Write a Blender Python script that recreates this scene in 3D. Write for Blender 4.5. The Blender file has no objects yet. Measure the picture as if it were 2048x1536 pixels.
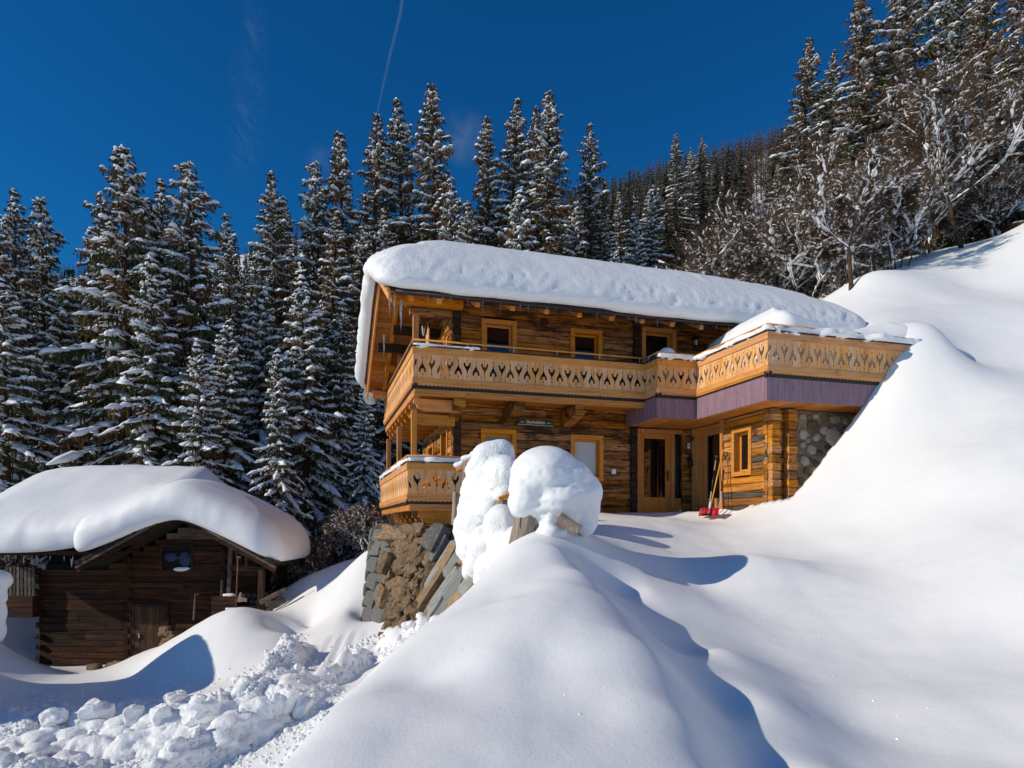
import bpy, bmesh, math, random
import numpy as np
from mathutils import Vector, Matrix
R = math.radians
rng = np.random.default_rng(11); random.seed(11)
scene = bpy.context.scene
col = scene.collection
# ------------------------------------------------------------------ camera, light
# camera at the world origin, 1.6 m above the snow it stands on, looking along +Y; levelled view with a rising lens shift
FPX, HY, CX = 1300.0, 1050.0, 1024.0        # focal length / horizon row / centre column in pixels of the 2048 px photograph
cam = bpy.data.objects.new('camera', bpy.data.cameras.new('camera')); col.objects.link(cam)
cam.location = (0, 0, 0); cam.rotation_euler = (R(90), 0, 0)
cam.data.sensor_width = 36; cam.data.lens = FPX / 2048 * 36
cam.data.shift_y = (HY - 768) / 2048
cam.data.clip_start = 0.1; cam.data.clip_end = 9000
scene.camera = cam
SUN_EL, SUN_AZ = R(27), R(-107.5)            # azimuth from +Y towards +X: the sun stands left of the view, slightly behind the camera
world = bpy.data.worlds.new('World'); scene.world = world; world.use_nodes = True
wn = world.node_tree.nodes; wl = world.node_tree.links
sky = wn.new('ShaderNodeTexSky'); sky.sky_type = 'NISHITA'; sky.sun_disc = False
sky.sun_elevation = SUN_EL; sky.sun_rotation = SUN_AZ
sky.altitude = 1500; sky.air_density = 1.1; sky.dust_density = 0.0; sky.ozone_density = 3.0
hs = wn.new('ShaderNodeHueSaturation'); hs.inputs['Saturation'].default_value = 1.25; hs.inputs['Value'].default_value = 1.0
mlt = wn.new('ShaderNodeMix'); mlt.data_type = 'RGBA'; mlt.blend_type = 'MULTIPLY'; mlt.inputs[0].default_value = 1
mlt.inputs[7].default_value = (0.16, 0.84, 1.12, 1)
bg = wn['Background']; bg.inputs['Strength'].default_value = 0.085
wl.new(sky.outputs[0], hs.inputs['Color']); wl.new(hs.outputs[0], mlt.inputs[6]); wl.new(mlt.outputs[2], bg.inputs['Color'])
sun = bpy.data.objects.new('sun', bpy.data.lights.new('sun', 'SUN')); col.objects.link(sun)
sun.data.energy = 3.6; sun.data.angle = R(0.53); sun.data.color = (1.0, 0.90, 0.73)
L = Vector((math.sin(SUN_AZ) * math.cos(SUN_EL), math.cos(SUN_AZ) * math.cos(SUN_EL), math.sin(SUN_EL)))
sun.rotation_euler = L.to_track_quat('Z', 'Y').to_euler()
scene.view_settings.view_transform = 'Standard'; scene.view_settings.look = 'None'
scene.view_settings.exposure = 0.0; scene.view_settings.gamma = 1.0
scene.cycles.max_bounces = 6; scene.cycles.diffuse_bounces = 4; scene.cycles.transparent_max_bounces = 8
scene.cycles.use_denoising = True

# ------------------------------------------------------------------ helpers
def W(px, py, Y):
    return Vector(((px - CX) / FPX * Y, Y, (HY - py) / FPX * Y))
def link(o, parent=None):
    col.objects.link(o)
    if parent: o.parent = parent
    return o
def tag(o, label=None, cat=None, group=None, kind=None):
    if label: o['label'] = label
    if cat: o['category'] = cat
    if group: o['group'] = group
    if kind: o['kind'] = kind
    return o
def thing(name, label, cat, loc=(0, 0, 0), rz=0, group=None):
    o = bpy.data.objects.new(name, None); o.location = loc; o.rotation_euler = (0, 0, rz)
    o.empty_display_size = 0.2
    link(o); return tag(o, label, cat, group)
def nmesh(name, verts, faces, mat, smooth=False):
    """faces: list of int arrays (each n x k) or list of lists"""
    me = bpy.data.meshes.new(name)
    verts = np.asarray(verts, dtype=np.float32)
    if isinstance(faces, np.ndarray): faces = [faces]
    if len(faces) and isinstance(faces[0], np.ndarray) and faces[0].ndim == 2:
        fl = [f for f in faces if len(f)]
        nl = sum(f.size for f in fl); nf = sum(len(f) for f in fl)
        me.vertices.add(len(verts)); me.vertices.foreach_set('co', verts.ravel())
        me.loops.add(nl); me.polygons.add(nf)
        me.loops.foreach_set('vertex_index', np.concatenate([f.ravel() for f in fl]).astype(np.int32))
        tot = np.concatenate([np.full(len(f), f.shape[1]) for f in fl])
        st = np.concatenate([[0], np.cumsum(tot)[:-1]]).astype(np.int32)
        me.polygons.foreach_set('loop_start', st)
        me.update(calc_edges=True)
    else:
        me.from_pydata([tuple(map(float, v)) for v in verts], [], [tuple(int(i) for i in f) for f in faces]); me.update()
    if smooth: me.polygons.foreach_set('use_smooth', np.ones(len(me.polygons), dtype=bool))
    if mat: me.materials.append(mat)
    return me
def obj(name, me, parent=None, loc=(0, 0, 0), rot=(0, 0, 0), label=None):
    o = bpy.data.objects.new(name, me); o.location = loc; o.rotation_euler = rot
    link(o, parent)
    if label: o['label'] = label
    return o
class MB:
    """collects boxes / prisms of one part into one mesh"""
    def __init__(s): s.v = []; s.f = []
    def box(s, a, b):
        x0, y0, z0 = [min(p, q) for p, q in zip(a, b)]; x1, y1, z1 = [max(p, q) for p, q in zip(a, b)]
        n = len(s.v)
        s.v += [(x0,y0,z0),(x1,y0,z0),(x1,y1,z0),(x0,y1,z0),(x0,y0,z1),(x1,y0,z1),(x1,y1,z1),(x0,y1,z1)]
        s.f += [(n,n+3,n+2,n+1),(n+4,n+5,n+6,n+7),(n,n+1,n+5,n+4),(n+1,n+2,n+6,n+5),(n+2,n+3,n+7,n+6),(n+3,n,n+4,n+7)]
        return s
    def beam(s, p, q, w, h, up=(0, 0, 1)):
        p = Vector(p); q = Vector(q); d = (q - p).normalized(); up = Vector(up)
        sd = d.cross(up).normalized(); up = sd.cross(d)
        n = len(s.v)
        for c in (p, q):
            for a, b in ((-1,-1),(1,-1),(1,1),(-1,1)): s.v.append(tuple(c + sd * (a*w/2) + up * (b*h/2)))
        s.f += [(n,n+1,n+2,n+3),(n+7,n+6,n+5,n+4)] + [(n+i, n+4+i, n+4+(i+1)%4, n+(i+1)%4) for i in range(4)]
        return s
    def poly(s, pts, d):
        """prism of a planar outline pts extruded by vector d"""
        n = len(s.v); k = len(pts); d = Vector(d)
        s.v += [tuple(p) for p in pts] + [tuple(Vector(p) + d) for p in pts]
        s.f += [tuple(range(n, n+k)), tuple(reversed(range(n+k, n+2*k)))]
        s.f += [(n+i, n+k+i, n+k+(i+1)%k, n+(i+1)%k) for i in range(k)]
        return s
    def tube(s, pts, r, n=8, caps=True):
        pts = [Vector(p) for p in pts]
        rr = r if isinstance(r, (list, tuple)) else [r] * len(pts)
        base = len(s.v)
        for i, p in enumerate(pts):
            d = (pts[min(i+1, len(pts)-1)] - pts[max(i-1, 0)]).normalized()
            a = d.orthogonal().normalized() if abs(d.z) < .9 else d.cross(Vector((1, .01, 0))).normalized()
            if abs(d.z) < .9: a = d.cross(Vector((0, 0, 1))).normalized()
            b = d.cross(a)
            for k in range(n):
                t = 2 * math.pi * k / n
                s.v.append(tuple(p + a * (rr[i] * math.cos(t)) + b * (rr[i] * math.sin(t))))
        for i in range(len(pts)-1):
            for k in range(n):
                s.f.append((base+i*n+k, base+i*n+(k+1)%n, base+(i+1)*n+(k+1)%n, base+(i+1)*n+k))
        if caps:
            s.f.append(tuple(reversed(range(base, base+n)))); s.f.append(tuple(range(base+(len(pts)-1)*n, base+len(pts)*n)))
        return s
    def mesh(s, name, mat, smooth=False, bevel=0):
        me = bpy.data.meshes.new(name)
        bm = bmesh.new()
        vs = [bm.verts.new(v) for v in s.v]
        for f in s.f:
            try: bm.faces.new([vs[i] for i in f])
            except ValueError: pass
        bmesh.ops.recalc_face_normals(bm, faces=bm.faces)
        if bevel: bmesh.ops.bevel(bm, geom=bm.edges[:], offset=bevel, segments=1, affect='EDGES', clamp_overlap=True)
        bm.to_mesh(me); bm.free()
        if smooth: me.polygons.foreach_set('use_smooth', np.ones(len(me.polygons), dtype=bool))
        me.materials.append(mat); return me
    def build(s, name, mat, parent=None, loc=(0,0,0), rot=(0,0,0), smooth=False, bevel=0, label=None):
        return obj(name, s.mesh(name, mat, smooth, bevel), parent, loc, rot, label)

# value noise
_T = rng.random((64, 64, 64)).astype(np.float32)
def vnoise(x, y, z=0.0):
    x = np.asarray(x, dtype=np.float64); y = np.asarray(y, dtype=np.float64); z = np.zeros_like(x) + z
    xi, yi, zi = np.floor(x).astype(int), np.floor(y).astype(int), np.floor(z).astype(int)
    fx, fy, fz = x - xi, y - yi, z - zi
    fx, fy, fz = [f*f*(3-2*f) for f in (fx, fy, fz)]
    def t(a, b, c): return _T[a & 63, b & 63, c & 63]
    r = 0
    for a in (0, 1):
        for b in (0, 1):
            for c in (0, 1):
                r = r + t(xi+a, yi+b, zi+c) * (fx if a else 1-fx) * (fy if b else 1-fy) * (fz if c else 1-fz)
    return r * 2 - 1
def fbm(x, y, z=0.0, o=4, g=.5):
    r = 0; a = 1; s = 0
    for i in range(o):
        f = 2.03 ** i
        r = r + a * vnoise(np.asarray(x) * f + 7.3*i, np.asarray(y) * f + 3.1*i, np.asarray(z) * f + 1.7*i); s += a; a *= g
    return r / s

# ------------------------------------------------------------------ materials
def newmat(name):
    m = bpy.data.materials.new(name); m.use_nodes = True
    n = m.node_tree.nodes; l = m.node_tree.links
    return m, n, l, n['Principled BSDF']
def N(n, t, **kw):
    x = n.new(t)
    for k, v in kw.items():
        if k.startswith('i_'): x.inputs[k[2:].replace('_', ' ')].default_value = v
        else: setattr(x, k, v)
    return x
def ramp(n, stops):
    r = n.new('ShaderNodeValToRGB'); e = r.color_ramp.elements
    while len(e) < len(stops): e.new(0.5)
    for i, (p, c) in enumerate(stops):
        e[i].position = p; e[i].color = (*c, 1) if len(c) == 3 else c
    return r
def mixc(n, l, fac, a, b, mode='MIX'):
    m = n.new('ShaderNodeMix'); m.data_type = 'RGBA'; m.blend_type = mode
    for sock, v in ((m.inputs[0], fac), (m.inputs[6], a), (m.inputs[7], b)):
        if hasattr(v, 'is_linked') or hasattr(v, 'links'): l.new(v, sock)
        else: sock.default_value = v if not isinstance(v, tuple) else ((*v, 1) if len(v) == 3 else v)
    return m.outputs[2]
def mth(n, l, op, a, b=None, clamp=False):
    m = n.new('ShaderNodeMath'); m.operation = op; m.use_clamp = clamp
    for i, v in enumerate((a, b)):
        if v is None: continue
        if hasattr(v, 'links'): l.new(v, m.inputs[i])
        else: m.inputs[i].default_value = v
    return m.outputs[0]
def wood(name, dark, mid, light, stain=(0.02, 0.012, 0.006), stain_amt=.35, var=.35, rough=.75, bump=.5, axis='X', crack=.5, warm=0.0):
    m, n, l, b = newmat(name)
    tc = N(n, 'ShaderNodeTexCoord'); oi = N(n, 'ShaderNodeObjectInfo')
    off = N(n, 'ShaderNodeVectorMath', operation='SCALE'); off.inputs['Scale'].default_value = 1
    cmb = N(n, 'ShaderNodeCombineXYZ')
    for i in range(3): l.new(mth(n, l, 'MULTIPLY', oi.outputs['Random'], (37.0, 91.0, 53.0)[i]), cmb.inputs[i])
    add = N(n, 'ShaderNodeVectorMath', operation='ADD'); l.new(tc.outputs['Object'], add.inputs[0]); l.new(cmb.outputs[0], add.inputs[1])
    def mp(sx, sy):
        k = N(n, 'ShaderNodeMapping')
        k.inputs['Scale'].default_value = {'X': (sx, sy, sy), 'Y': (sy, sx, sy), 'Z': (sy, sy, sx)}[axis]
        l.new(add.outputs[0], k.inputs['Vector']); return k.outputs[0]
    g = N(n, 'ShaderNodeTexNoise', i_Scale=1.0, i_Detail=6.0, i_Roughness=.6, i_Distortion=.6); l.new(mp(1.3, 26), g.inputs['Vector'])
    r1 = ramp(n, [(.3, dark), (.5, mid), (.72, light)]); l.new(g.outputs[0], r1.inputs[0])
    s = N(n, 'ShaderNodeTexNoise', i_Scale=1.0, i_Detail=5.0, i_Roughness=.65); l.new(mp(1.6, 5.5), s.inputs['Vector'])
    rs = ramp(n, [(.52, (0, 0, 0)), (.70, (1, 1, 1))] if stain_amt < .7 else [(.47, (0, 0, 0)), (.60, (1, 1, 1))]); l.new(s.outputs[0], rs.inputs[0])
    c = mixc(n, l, mth(n, l, 'MULTIPLY', rs.outputs[0], stain_amt), r1.outputs[0], stain)
    kn = N(n, 'ShaderNodeTexVoronoi', i_Scale=1.0); l.new(mp(2.6, 6.5), kn.inputs['Vector'])
    kr = ramp(n, [(.07, (1, 1, 1)), (.16, (0, 0, 0))] if stain_amt < .7 else [(.12, (1, 1, 1)), (.22, (0, 0, 0))]); l.new(kn.outputs['Distance'], kr.inputs[0])
    c = mixc(n, l, mth(n, l, 'MULTIPLY', kr.outputs[0], .75), c, stain)
    ck = N(n, 'ShaderNodeTexNoise', i_Scale=1.0, i_Detail=3.0, i_Roughness=.55, i_Distortion=.3); l.new(mp(.9, 17), ck.inputs['Vector'])
    cr = ramp(n, [(.32, (1, 1, 1)), (.375, (0, 0, 0))]); l.new(ck.outputs[0], cr.inputs[0])
    c = mixc(n, l, mth(n, l, 'MULTIPLY', cr.outputs[0], crack), c, tuple(x * .35 for x in stain))
    hv = N(n, 'ShaderNodeHueSaturation'); l.new(c, hv.inputs['Color'])
    rv = N(n, 'ShaderNodeMapRange'); rv.inputs['To Min'].default_value = 1 - var; rv.inputs['To Max'].default_value = 1 + var
    l.new(oi.outputs['Random'], rv.inputs['Value']); l.new(rv.outputs[0], hv.inputs['Value'])
    fr = mth(n, l, 'FRACT', mth(n, l, 'MULTIPLY', oi.outputs['Random'], 17.3)); sr = N(n, 'ShaderNodeMapRange'); sr.inputs['To Min'].default_value = .90; sr.inputs['To Max'].default_value = 1.10
    l.new(fr, sr.inputs['Value']); l.new(sr.outputs[0], hv.inputs['Saturation'])
    fr2 = mth(n, l, 'FRACT', mth(n, l, 'MULTIPLY', oi.outputs['Random'], 41.7)); hr = N(n, 'ShaderNodeMapRange'); hr.inputs['To Min'].default_value = .4955; hr.inputs['To Max'].default_value = .5005
    l.new(fr2, hr.inputs['Value']); l.new(hr.outputs[0], hv.inputs['Hue'])
    l.new(hv.outputs[0], b.inputs['Base Color']); b.inputs['Roughness'].default_value = rough
    b.inputs['Specular IOR Level'].default_value = .25
    h = mth(n, l, 'SUBTRACT', g.outputs[0], mth(n, l, 'MULTIPLY', cr.outputs[0], crack * 1.2))
    bp = N(n, 'ShaderNodeBump', i_Strength=bump, i_Distance=.012); l.new(h, bp.inputs['Height']); l.new(bp.outputs[0], b.inputs['Normal'])
    return m
def plain(name, c, rough=.6, metal=0, spec=.4, noise=0.0, nscale=8, bump=0):
    m, n, l, b = newmat(name)
    b.inputs['Base Color'].default_value = (*c, 1); b.inputs['Roughness'].default_value = rough
    b.inputs['Metallic'].default_value = metal; b.inputs['Specular IOR Level'].default_value = spec
    if noise or bump:
        tc = N(n, 'ShaderNodeTexCoord'); t = N(n, 'ShaderNodeTexNoise', i_Scale=nscale, i_Detail=6.0); l.new(tc.outputs['Object'], t.inputs['Vector'])
        r = ramp(n, [(.3, tuple(x * (1 - noise) for x in c)), (.7, tuple(min(1, x * (1 + noise)) for x in c))])
        l.new(t.outputs[0], r.inputs[0]); l.new(r.outputs[0], b.inputs['Base Color'])
        if bump:
            bp = N(n, 'ShaderNodeBump', i_Strength=bump, i_Distance=.02); l.new(t.outputs[0], bp.inputs['Height']); l.new(bp.outputs[0], b.inputs['Normal'])
    return m
def snowmat(name, bumps=((1.8, .03, .25), (9, .014, .26), (42, .006, .45), (300, .002, .8)), c=(.87, .875, .885)):
    m, n, l, b = newmat(name)
    b.inputs['Roughness'].default_value = .55; b.inputs['Specular IOR Level'].default_value = .3
    tc = N(n, 'ShaderNodeTexCoord'); prev = None
    geo = N(n, 'ShaderNodeNewGeometry')
    for sc, dist, st in bumps:
        t = N(n, 'ShaderNodeTexNoise', i_Scale=float(sc), i_Detail=4.0, i_Roughness=.6); l.new(geo.outputs['Position'], t.inputs['Vector'])
        bp = N(n, 'ShaderNodeBump', i_Strength=st, i_Distance=dist); l.new(t.outputs[0], bp.inputs['Height'])
        if prev: l.new(prev, bp.inputs['Normal'])
        prev = bp.outputs[0]
    l.new(prev, b.inputs['Normal'])
    b.inputs['Base Color'].default_value = (*c, 1)
    return m
M = {}
M['snow'] = snowmat('snow_smooth')
M['snow_rough'] = snowmat('snow_rough', ((7.0, .06, .5), (26, .02, .6), (90, .006, .5)))
M['snow_roof'] = snowmat('snow_roof', ((6, .05, .35), (19, .03, .45), (75, .008, .5), (300, .002, .6)))
M['snow_tree'] = plain('snow_tree', (.88, .89, .91), .7, spec=.2)
M['log_front'] = wood('old_log_wood', (.12, .045, .010), (.34, .138, .030), (.50, .235, .07), stain=(.03, .013, .005), stain_amt=.85, var=.38, crack=.75, bump=.9)
M['log_block'] = wood('reclaimed_log_wood', (.20, .078, .018), (.45, .19, .042), (.58, .29, .09), stain=(.10, .06, .035), stain_amt=.55, var=.35, crack=.6, bump=.8)
M['log_dark'] = wood('black_log_end_wood', (.02, .011, .006), (.035, .018, .009), (.06, .03, .014), stain_amt=.3, var=.3)
M['frame'] = wood('window_frame_wood', (.48, .175, .022), (.62, .245, .035), (.70, .32, .06), stain=(.22, .08, .02), stain_amt=.2, var=.06, crack=.05, bump=.15, rough=.55)
M['frame_z'] = wood('door_frame_wood', (.40, .14, .018), (.52, .20, .03), (.60, .27, .05), stain=(.22, .08, .02), stain_amt=.2, var=.06, crack=.05, bump=.15, rough=.55, axis='Z')
M['board'] = wood('larch_board_wood', (.60, .29, .11), (.78, .42, .18), (.84, .52, .27), stain=(.33, .12, .035), stain_amt=.45, var=.10, crack=.08, bump=.2, axis='Z')
M['plank'] = wood('larch_plank_wood', (.54, .22, .055), (.67, .30, .09), (.74, .39, .15), stain=(.30, .11, .03), stain_amt=.35, var=.08, crack=.12, bump=.25)
M['beam'] = wood('spruce_beam_wood', (.40, .14, .02), (.56, .215, .035), (.66, .30, .07), stain=(.15, .055, .015), stain_amt=.35, var=.15, crack=.25, bump=.35)
M['beam_z'] = wood('spruce_post_wood', (.44, .17, .03), (.60, .25, .05), (.68, .33, .09), stain=(.18, .07, .02), stain_amt=.3, var=.12, crack=.2, bump=.3, axis='Z')
M['soffit'] = wood('soffit_board_wood', (.36, .125, .018), (.50, .19, .032), (.60, .26, .06), stain=(.12, .045, .012), stain_amt=.35, var=.2, crack=.3)
M['barn_roof'] = plain('roof_underside_shade', (.012, .008, .006), .9)  # near-black colour paints the shade under the gable overhang, against bounced light
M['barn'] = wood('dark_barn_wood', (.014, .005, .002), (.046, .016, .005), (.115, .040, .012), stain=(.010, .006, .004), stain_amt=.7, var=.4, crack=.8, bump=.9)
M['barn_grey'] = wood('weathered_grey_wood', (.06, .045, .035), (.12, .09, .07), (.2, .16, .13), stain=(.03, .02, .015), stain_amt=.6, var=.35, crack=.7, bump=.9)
M['barn_z'] = wood('dark_upright_wood', (.035, .018, .010), (.07, .034, .017), (.12, .06, .03), stain=(.015, .009, .006), stain_amt=.6, var=.3, crack=.7, bump=.8, axis='Z')
M['grey_post'] = wood('grey_post_wood', (.17, .13, .10), (.30, .24, .185), (.42, .35, .28), stain=(.12, .07, .04), stain_amt=.5, var=.2, crack=.7, bump=.9, axis='Z')
M['purple'] = wood('purple_board', (.185, .11, .14), (.25, .155, .195), (.32, .21, .25), stain=(.14, .09, .12), stain_amt=.3, var=.02, crack=.1, bump=.15, axis='Z', rough=.6)
M['gutter'] = plain('brown_metal', (.035, .026, .024), .35, .5)
M['flash'] = plain('dark_flashing', (.018, .014, .013), .6)
M['steel'] = plain('galvanised_steel', (.55, .57, .6), .3, .9)
M['black'] = plain('black_plastic', (.012, .012, .013), .4)
M['iron'] = plain('black_iron', (.02, .02, .02), .45, .6)
M['white'] = plain('white_enamel', (.78, .78, .80), .35)
M['red'] = plain('red_plastic', (.62, .012, .015), .35)
M['yellow'] = plain('yellow_handle', (.72, .38, .015), .4)
M['silver'] = plain('silver_tube', (.62, .60, .62), .35, .6)
M['green'] = plain('green_sign', (.010, .028, .016), .5, noise=.3)
M['letter'] = plain('sign_lettering', (.62, .60, .52), .6)
M['dish'] = plain('satellite_dish_paint', (.34, .40, .38), .5)
M['inside'] = plain('dark_interior', (.012, .009, .007), .9)
M['blue'] = plain('blue_sack', (.03, .05, .12), .8, noise=.4)
M['bone'] = plain('antler_bone', (.16, .10, .06), .6, noise=.4, nscale=20)
M['skull'] = plain('skull_bone', (.6, .55, .46), .6)
M['curtain'] = plain('pale_curtain', (.5, .52, .55), .8)
M['redwood'] = plain('red_shaft', (.16, .05, .03), .6, noise=.3)
def glassmat():
    m, n, l, b = newmat('window_glass')
    b.inputs['Base Color'].default_value = (.004, .005, .007, 1); b.inputs['Roughness'].default_value = .03
    b.inputs['Specular IOR Level'].default_value = .8; b.inputs['Coat Weight'].default_value = .6; b.inputs['Coat Roughness'].default_value = .02
    return m
M['glass'] = glassmat()
def icemat():
    m, n, l, b = newmat('icicle_ice')
    b.inputs['Base Color'].default_value = (.86, .9, .95, 1); b.inputs['Roughness'].default_value = .08
    b.inputs['Transmission Weight'].default_value = .85; b.inputs['IOR'].default_value = 1.31
    return m
M['ice'] = icemat()
def stonemat(name, cols, sc=3.0, spots=.4):
    m, n, l, b = newmat(name)
    tc = N(n, 'ShaderNodeTexCoord'); oi = N(n, 'ShaderNodeObjectInfo')
    add = N(n, 'ShaderNodeVectorMath', operation='ADD'); l.new(tc.outputs['Object'], add.inputs[0])
    l.new(oi.outputs['Random'], add.inputs[1])
    sc2 = N(n, 'ShaderNodeVectorMath', operation='SCALE'); l.new(oi.outputs['Random'], sc2.inputs[0]); sc2.inputs['Scale'].default_value = 40
    l.new(sc2.outputs[0], add.inputs[1])
    t = N(n, 'ShaderNodeTexNoise', i_Scale=sc, i_Detail=9.0, i_Roughness=.68); l.new(add.outputs[0], t.inputs['Vector'])
    k = len(cols); r = ramp(n, [(.28 + .44 * i / (k - 1), c) for i, c in enumerate(cols)]); l.new(t.outputs[0], r.inputs[0])
    t2 = N(n, 'ShaderNodeTexNoise', i_Scale=sc * 14, i_Detail=4.0); l.new(add.outputs[0], t2.inputs['Vector'])
    r2 = ramp(n, [(.35, (.55, .55, .55)), (.65, (1.25, 1.25, 1.25))]); l.new(t2.outputs[0], r2.inputs[0])
    c = mixc(n, l, spots, r.outputs[0], r2.outputs[0], 'MULTIPLY')
    hv = N(n, 'ShaderNodeHueSaturation'); l.new(c, hv.inputs['Color'])
    rv = N(n, 'ShaderNodeMapRange'); rv.inputs['To Min'].default_value = .75; rv.inputs['To Max'].default_value = 1.3
    l.new(oi.outputs['Random'], rv.inputs['Value']); l.new(rv.outputs[0], hv.inputs['Value'])
    l.new(hv.outputs[0], b.inputs['Base Color']); b.inputs['Roughness'].default_value = .85
    h = mth(n, l, 'ADD', t.outputs[0], mth(n, l, 'MULTIPLY', t2.outputs[0], .3))
    bp = N(n, 'ShaderNodeBump', i_Strength=.9, i_Distance=.05); l.new(h, bp.inputs['Height']); l.new(bp.outputs[0], b.inputs['Normal'])
    return m
M['granite'] = stonemat('grey_granite', [(.085, .083, .08), (.16, .155, .145), (.28, .265, .245)], 4)
M['greyslab'] = stonemat('pale_grey_gneiss', [(.17, .18, .17), (.33, .34, .32), (.46, .45, .42)], 3)
M['tanslab'] = stonemat('tan_gneiss', [(.17, .10, .05), (.36, .23, .12), (.48, .34, .20)], 3)
M['rubble'] = stonemat('brown_rubble', [(.09, .052, .026), (.27, .17, .09), (.50, .36, .22)], 4)
M['earth'] = stonemat('brown_earth', [(.035, .02, .010), (.17, .105, .052), (.42, .29, .165)], 9)
M['mortar'] = stonemat('grey_mortar', [(.17, .14, .105), (.29, .245, .19), (.40, .34, .27)], 5)
M['palestone'] = stonemat('pale_wall_stone', [(.48, .42, .34), (.66, .60, .50), (.78, .72, .62)], 5)
M['darkstone'] = stonemat('dark_wall_stone', [(.05, .055, .05), (.09, .10, .09), (.14, .15, .13)], 5)
M['needle'] = plain('spruce_needles', (.060, .060, .026), .85, spec=.15, noise=.5, nscale=1.5)
M['needle2'] = plain('spruce_needles_brown', (.115, .064, .026), .85, spec=.15, noise=.5, nscale=1.5)
M['cone'] = plain('spruce_cones', (.20, .085, .03), .8, spec=.15, noise=.4, nscale=4)
M['bark'] = plain('spruce_bark', (.075, .045, .03), .9, spec=.1, noise=.4, nscale=6, bump=.5)
M['twig'] = plain('bare_twigs', (.13, .085, .055), .9, spec=.1, noise=.4, nscale=2)
M['larch'] = plain('larch_twigs', (.22, .125, .08), .9, spec=.1, noise=.4, nscale=2)
M['farneedle'] = plain('far_needles', (.058, .055, .034), .9, spec=.1)
# ------------------------------------------------------------------ terrain
def P(px, py, Y): v = W(px, py, Y); return (v.x, v.y, v.z)
CP = [P(*a) for a in [
 # apron in front of the chalet door
 (1180,1030,15.2),(1240,1029,15.9),(1320,1029,16.2),(1430,1031,15.4),(1480,1024,14.8),(1510,1008,14.4),(1550,983,14.1),(1600,940,13.9),(1650,883,13.8),
 (1700,838,13.75),(1740,800,13.7),(1780,755,13.7),(1830,706,13.8),(1880,660,14.4),
 (1200,1038,14),(1350,1036,14.4),(1250,1080,11.5),(1200,1052,12.4),(1300,1095,11.3),(1400,1110,11.3),(1500,1095,11.8),(1400,1060,13.3),(1500,1050,13.2),(1600,1010,12.8),
 # hill right
 (1600,1120,10.6),(1700,1050,11.4),(1750,1150,9.2),(1700,950,12.6),(1800,900,12.3),(1900,800,12.8),(1900,700,14.4),(1800,1030,10.6),(1900,930,10.8),
 (2048,1000,9),(2048,800,12),(2048,620,16.5),(1950,1090,8.6),(2048,1180,7.3),(2150,1000,8.3),(2250,800,11),(2250,600,16),
 (2048,1300,6.6),(1900,1200,7.8),(2048,1536,4.6),(1850,1400,5.8),(1700,1450,5.6),(1700,1536,4.6),(1600,1350,6.6),(1500,1250,8.1),(1400,1180,9.4),(2300,1400,5),
 (1700,580,21),(1730,552,21),(1800,540,22),(1900,508,23),(1980,478,23.6),(2048,450,24),(2200,400,25),(1850,610,18),(1950,575,19.5),(1800,630,17),(1740,640,17.3),
 # hollow right of the mound
 (1300,1180,8.5),(1430,1290,6.4),(1540,1400,5.1),(1600,1536,4.2),(1525,1112,10.0),(1700,1600,3.6),
 # mound crest
 (1065,1045,9.6),(1123,1096,8.25),(1218,1191,6.17),(1302,1291,4.9),(1372,1437,4.03),(1410,1536,3.6),(1090,1070,8.9),
 (1000,1200,6.6),(1000,1300,4.8),(1070,1140,7.4),(1130,1240,5.2),(1000,1450,3.8),(800,1480,3.7),(1200,1450,3.9),(1100,1340,4.6),(850,1370,4.8),
 (965,1150,9.0),(870,1245,6.3),(770,1335,5.2),(650,1430,4.3),(560,1536,3.5),
 (905,1210,7.0),(710,1380,4.8),
 # low ground left
 (0,1536,8.6),(300,1536,8.2),(450,1536,7.8),(0,1440,11.0),(200,1440,10.8),(400,1430,10.3),(560,1400,9.8),(300,1400,12),(600,1370,11),(0,1395,13.5),(130,1385,13.8),(260,1362,14.4),
 (130,1352,16.3),(75,1330,17.5),(260,1327,17.5),(180,1332,17.6),(400,1310,17.5),(0,1300,15.4),(-60,1250,15.5),(45,1325,15.3),(-150,1400,12),(-400,1420,11),(-300,1300,15),
 (0,1190,19.5),(40,1215,20.5),(60,1260,19),(-100,1150,22),
 (475,1218,15),(430,1230,15.1),(520,1236,14.8),(575,1275,14.9),(610,1262,15.6),(370,1268,15),(320,1300,15),(283,1325,15),(266,1352,14.7),(560,1262,14.3),(600,1292,13.8),(450,1310,13.5),(520,1330,12.9),(400,1368,13),(330,1375,13.3),
 (475,1250,17.0),(350,1290,17.2),(560,1215,17.4),
 (560,1185,18.5),(600,1160,18.4),(640,1150,18.0),(690,1145,17.2),(738,1098,16.6),(650,1200,16),(600,1240,15.5),(700,1220,14.9),(722,1243,15),(640,1280,13.6),(700,1300,12.9),(745,1312,12.5),(650,1340,11.8),(700,1360,10.6),
 (600,1200,20.5),(670,1160,21),(730,1120,20.5),(500,1180,22),(400,1150,24),(200,1150,25),
 (770,1300,12.6),(850,1255,11.9),(905,1242,11.2),(820,1290,11.3),(860,1300,9.6),(780,1350,9.2),(720,1400,8.2),(640,1470,7.2),(600,1536,6.6),
 (940,1190,10.6),
]]
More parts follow.
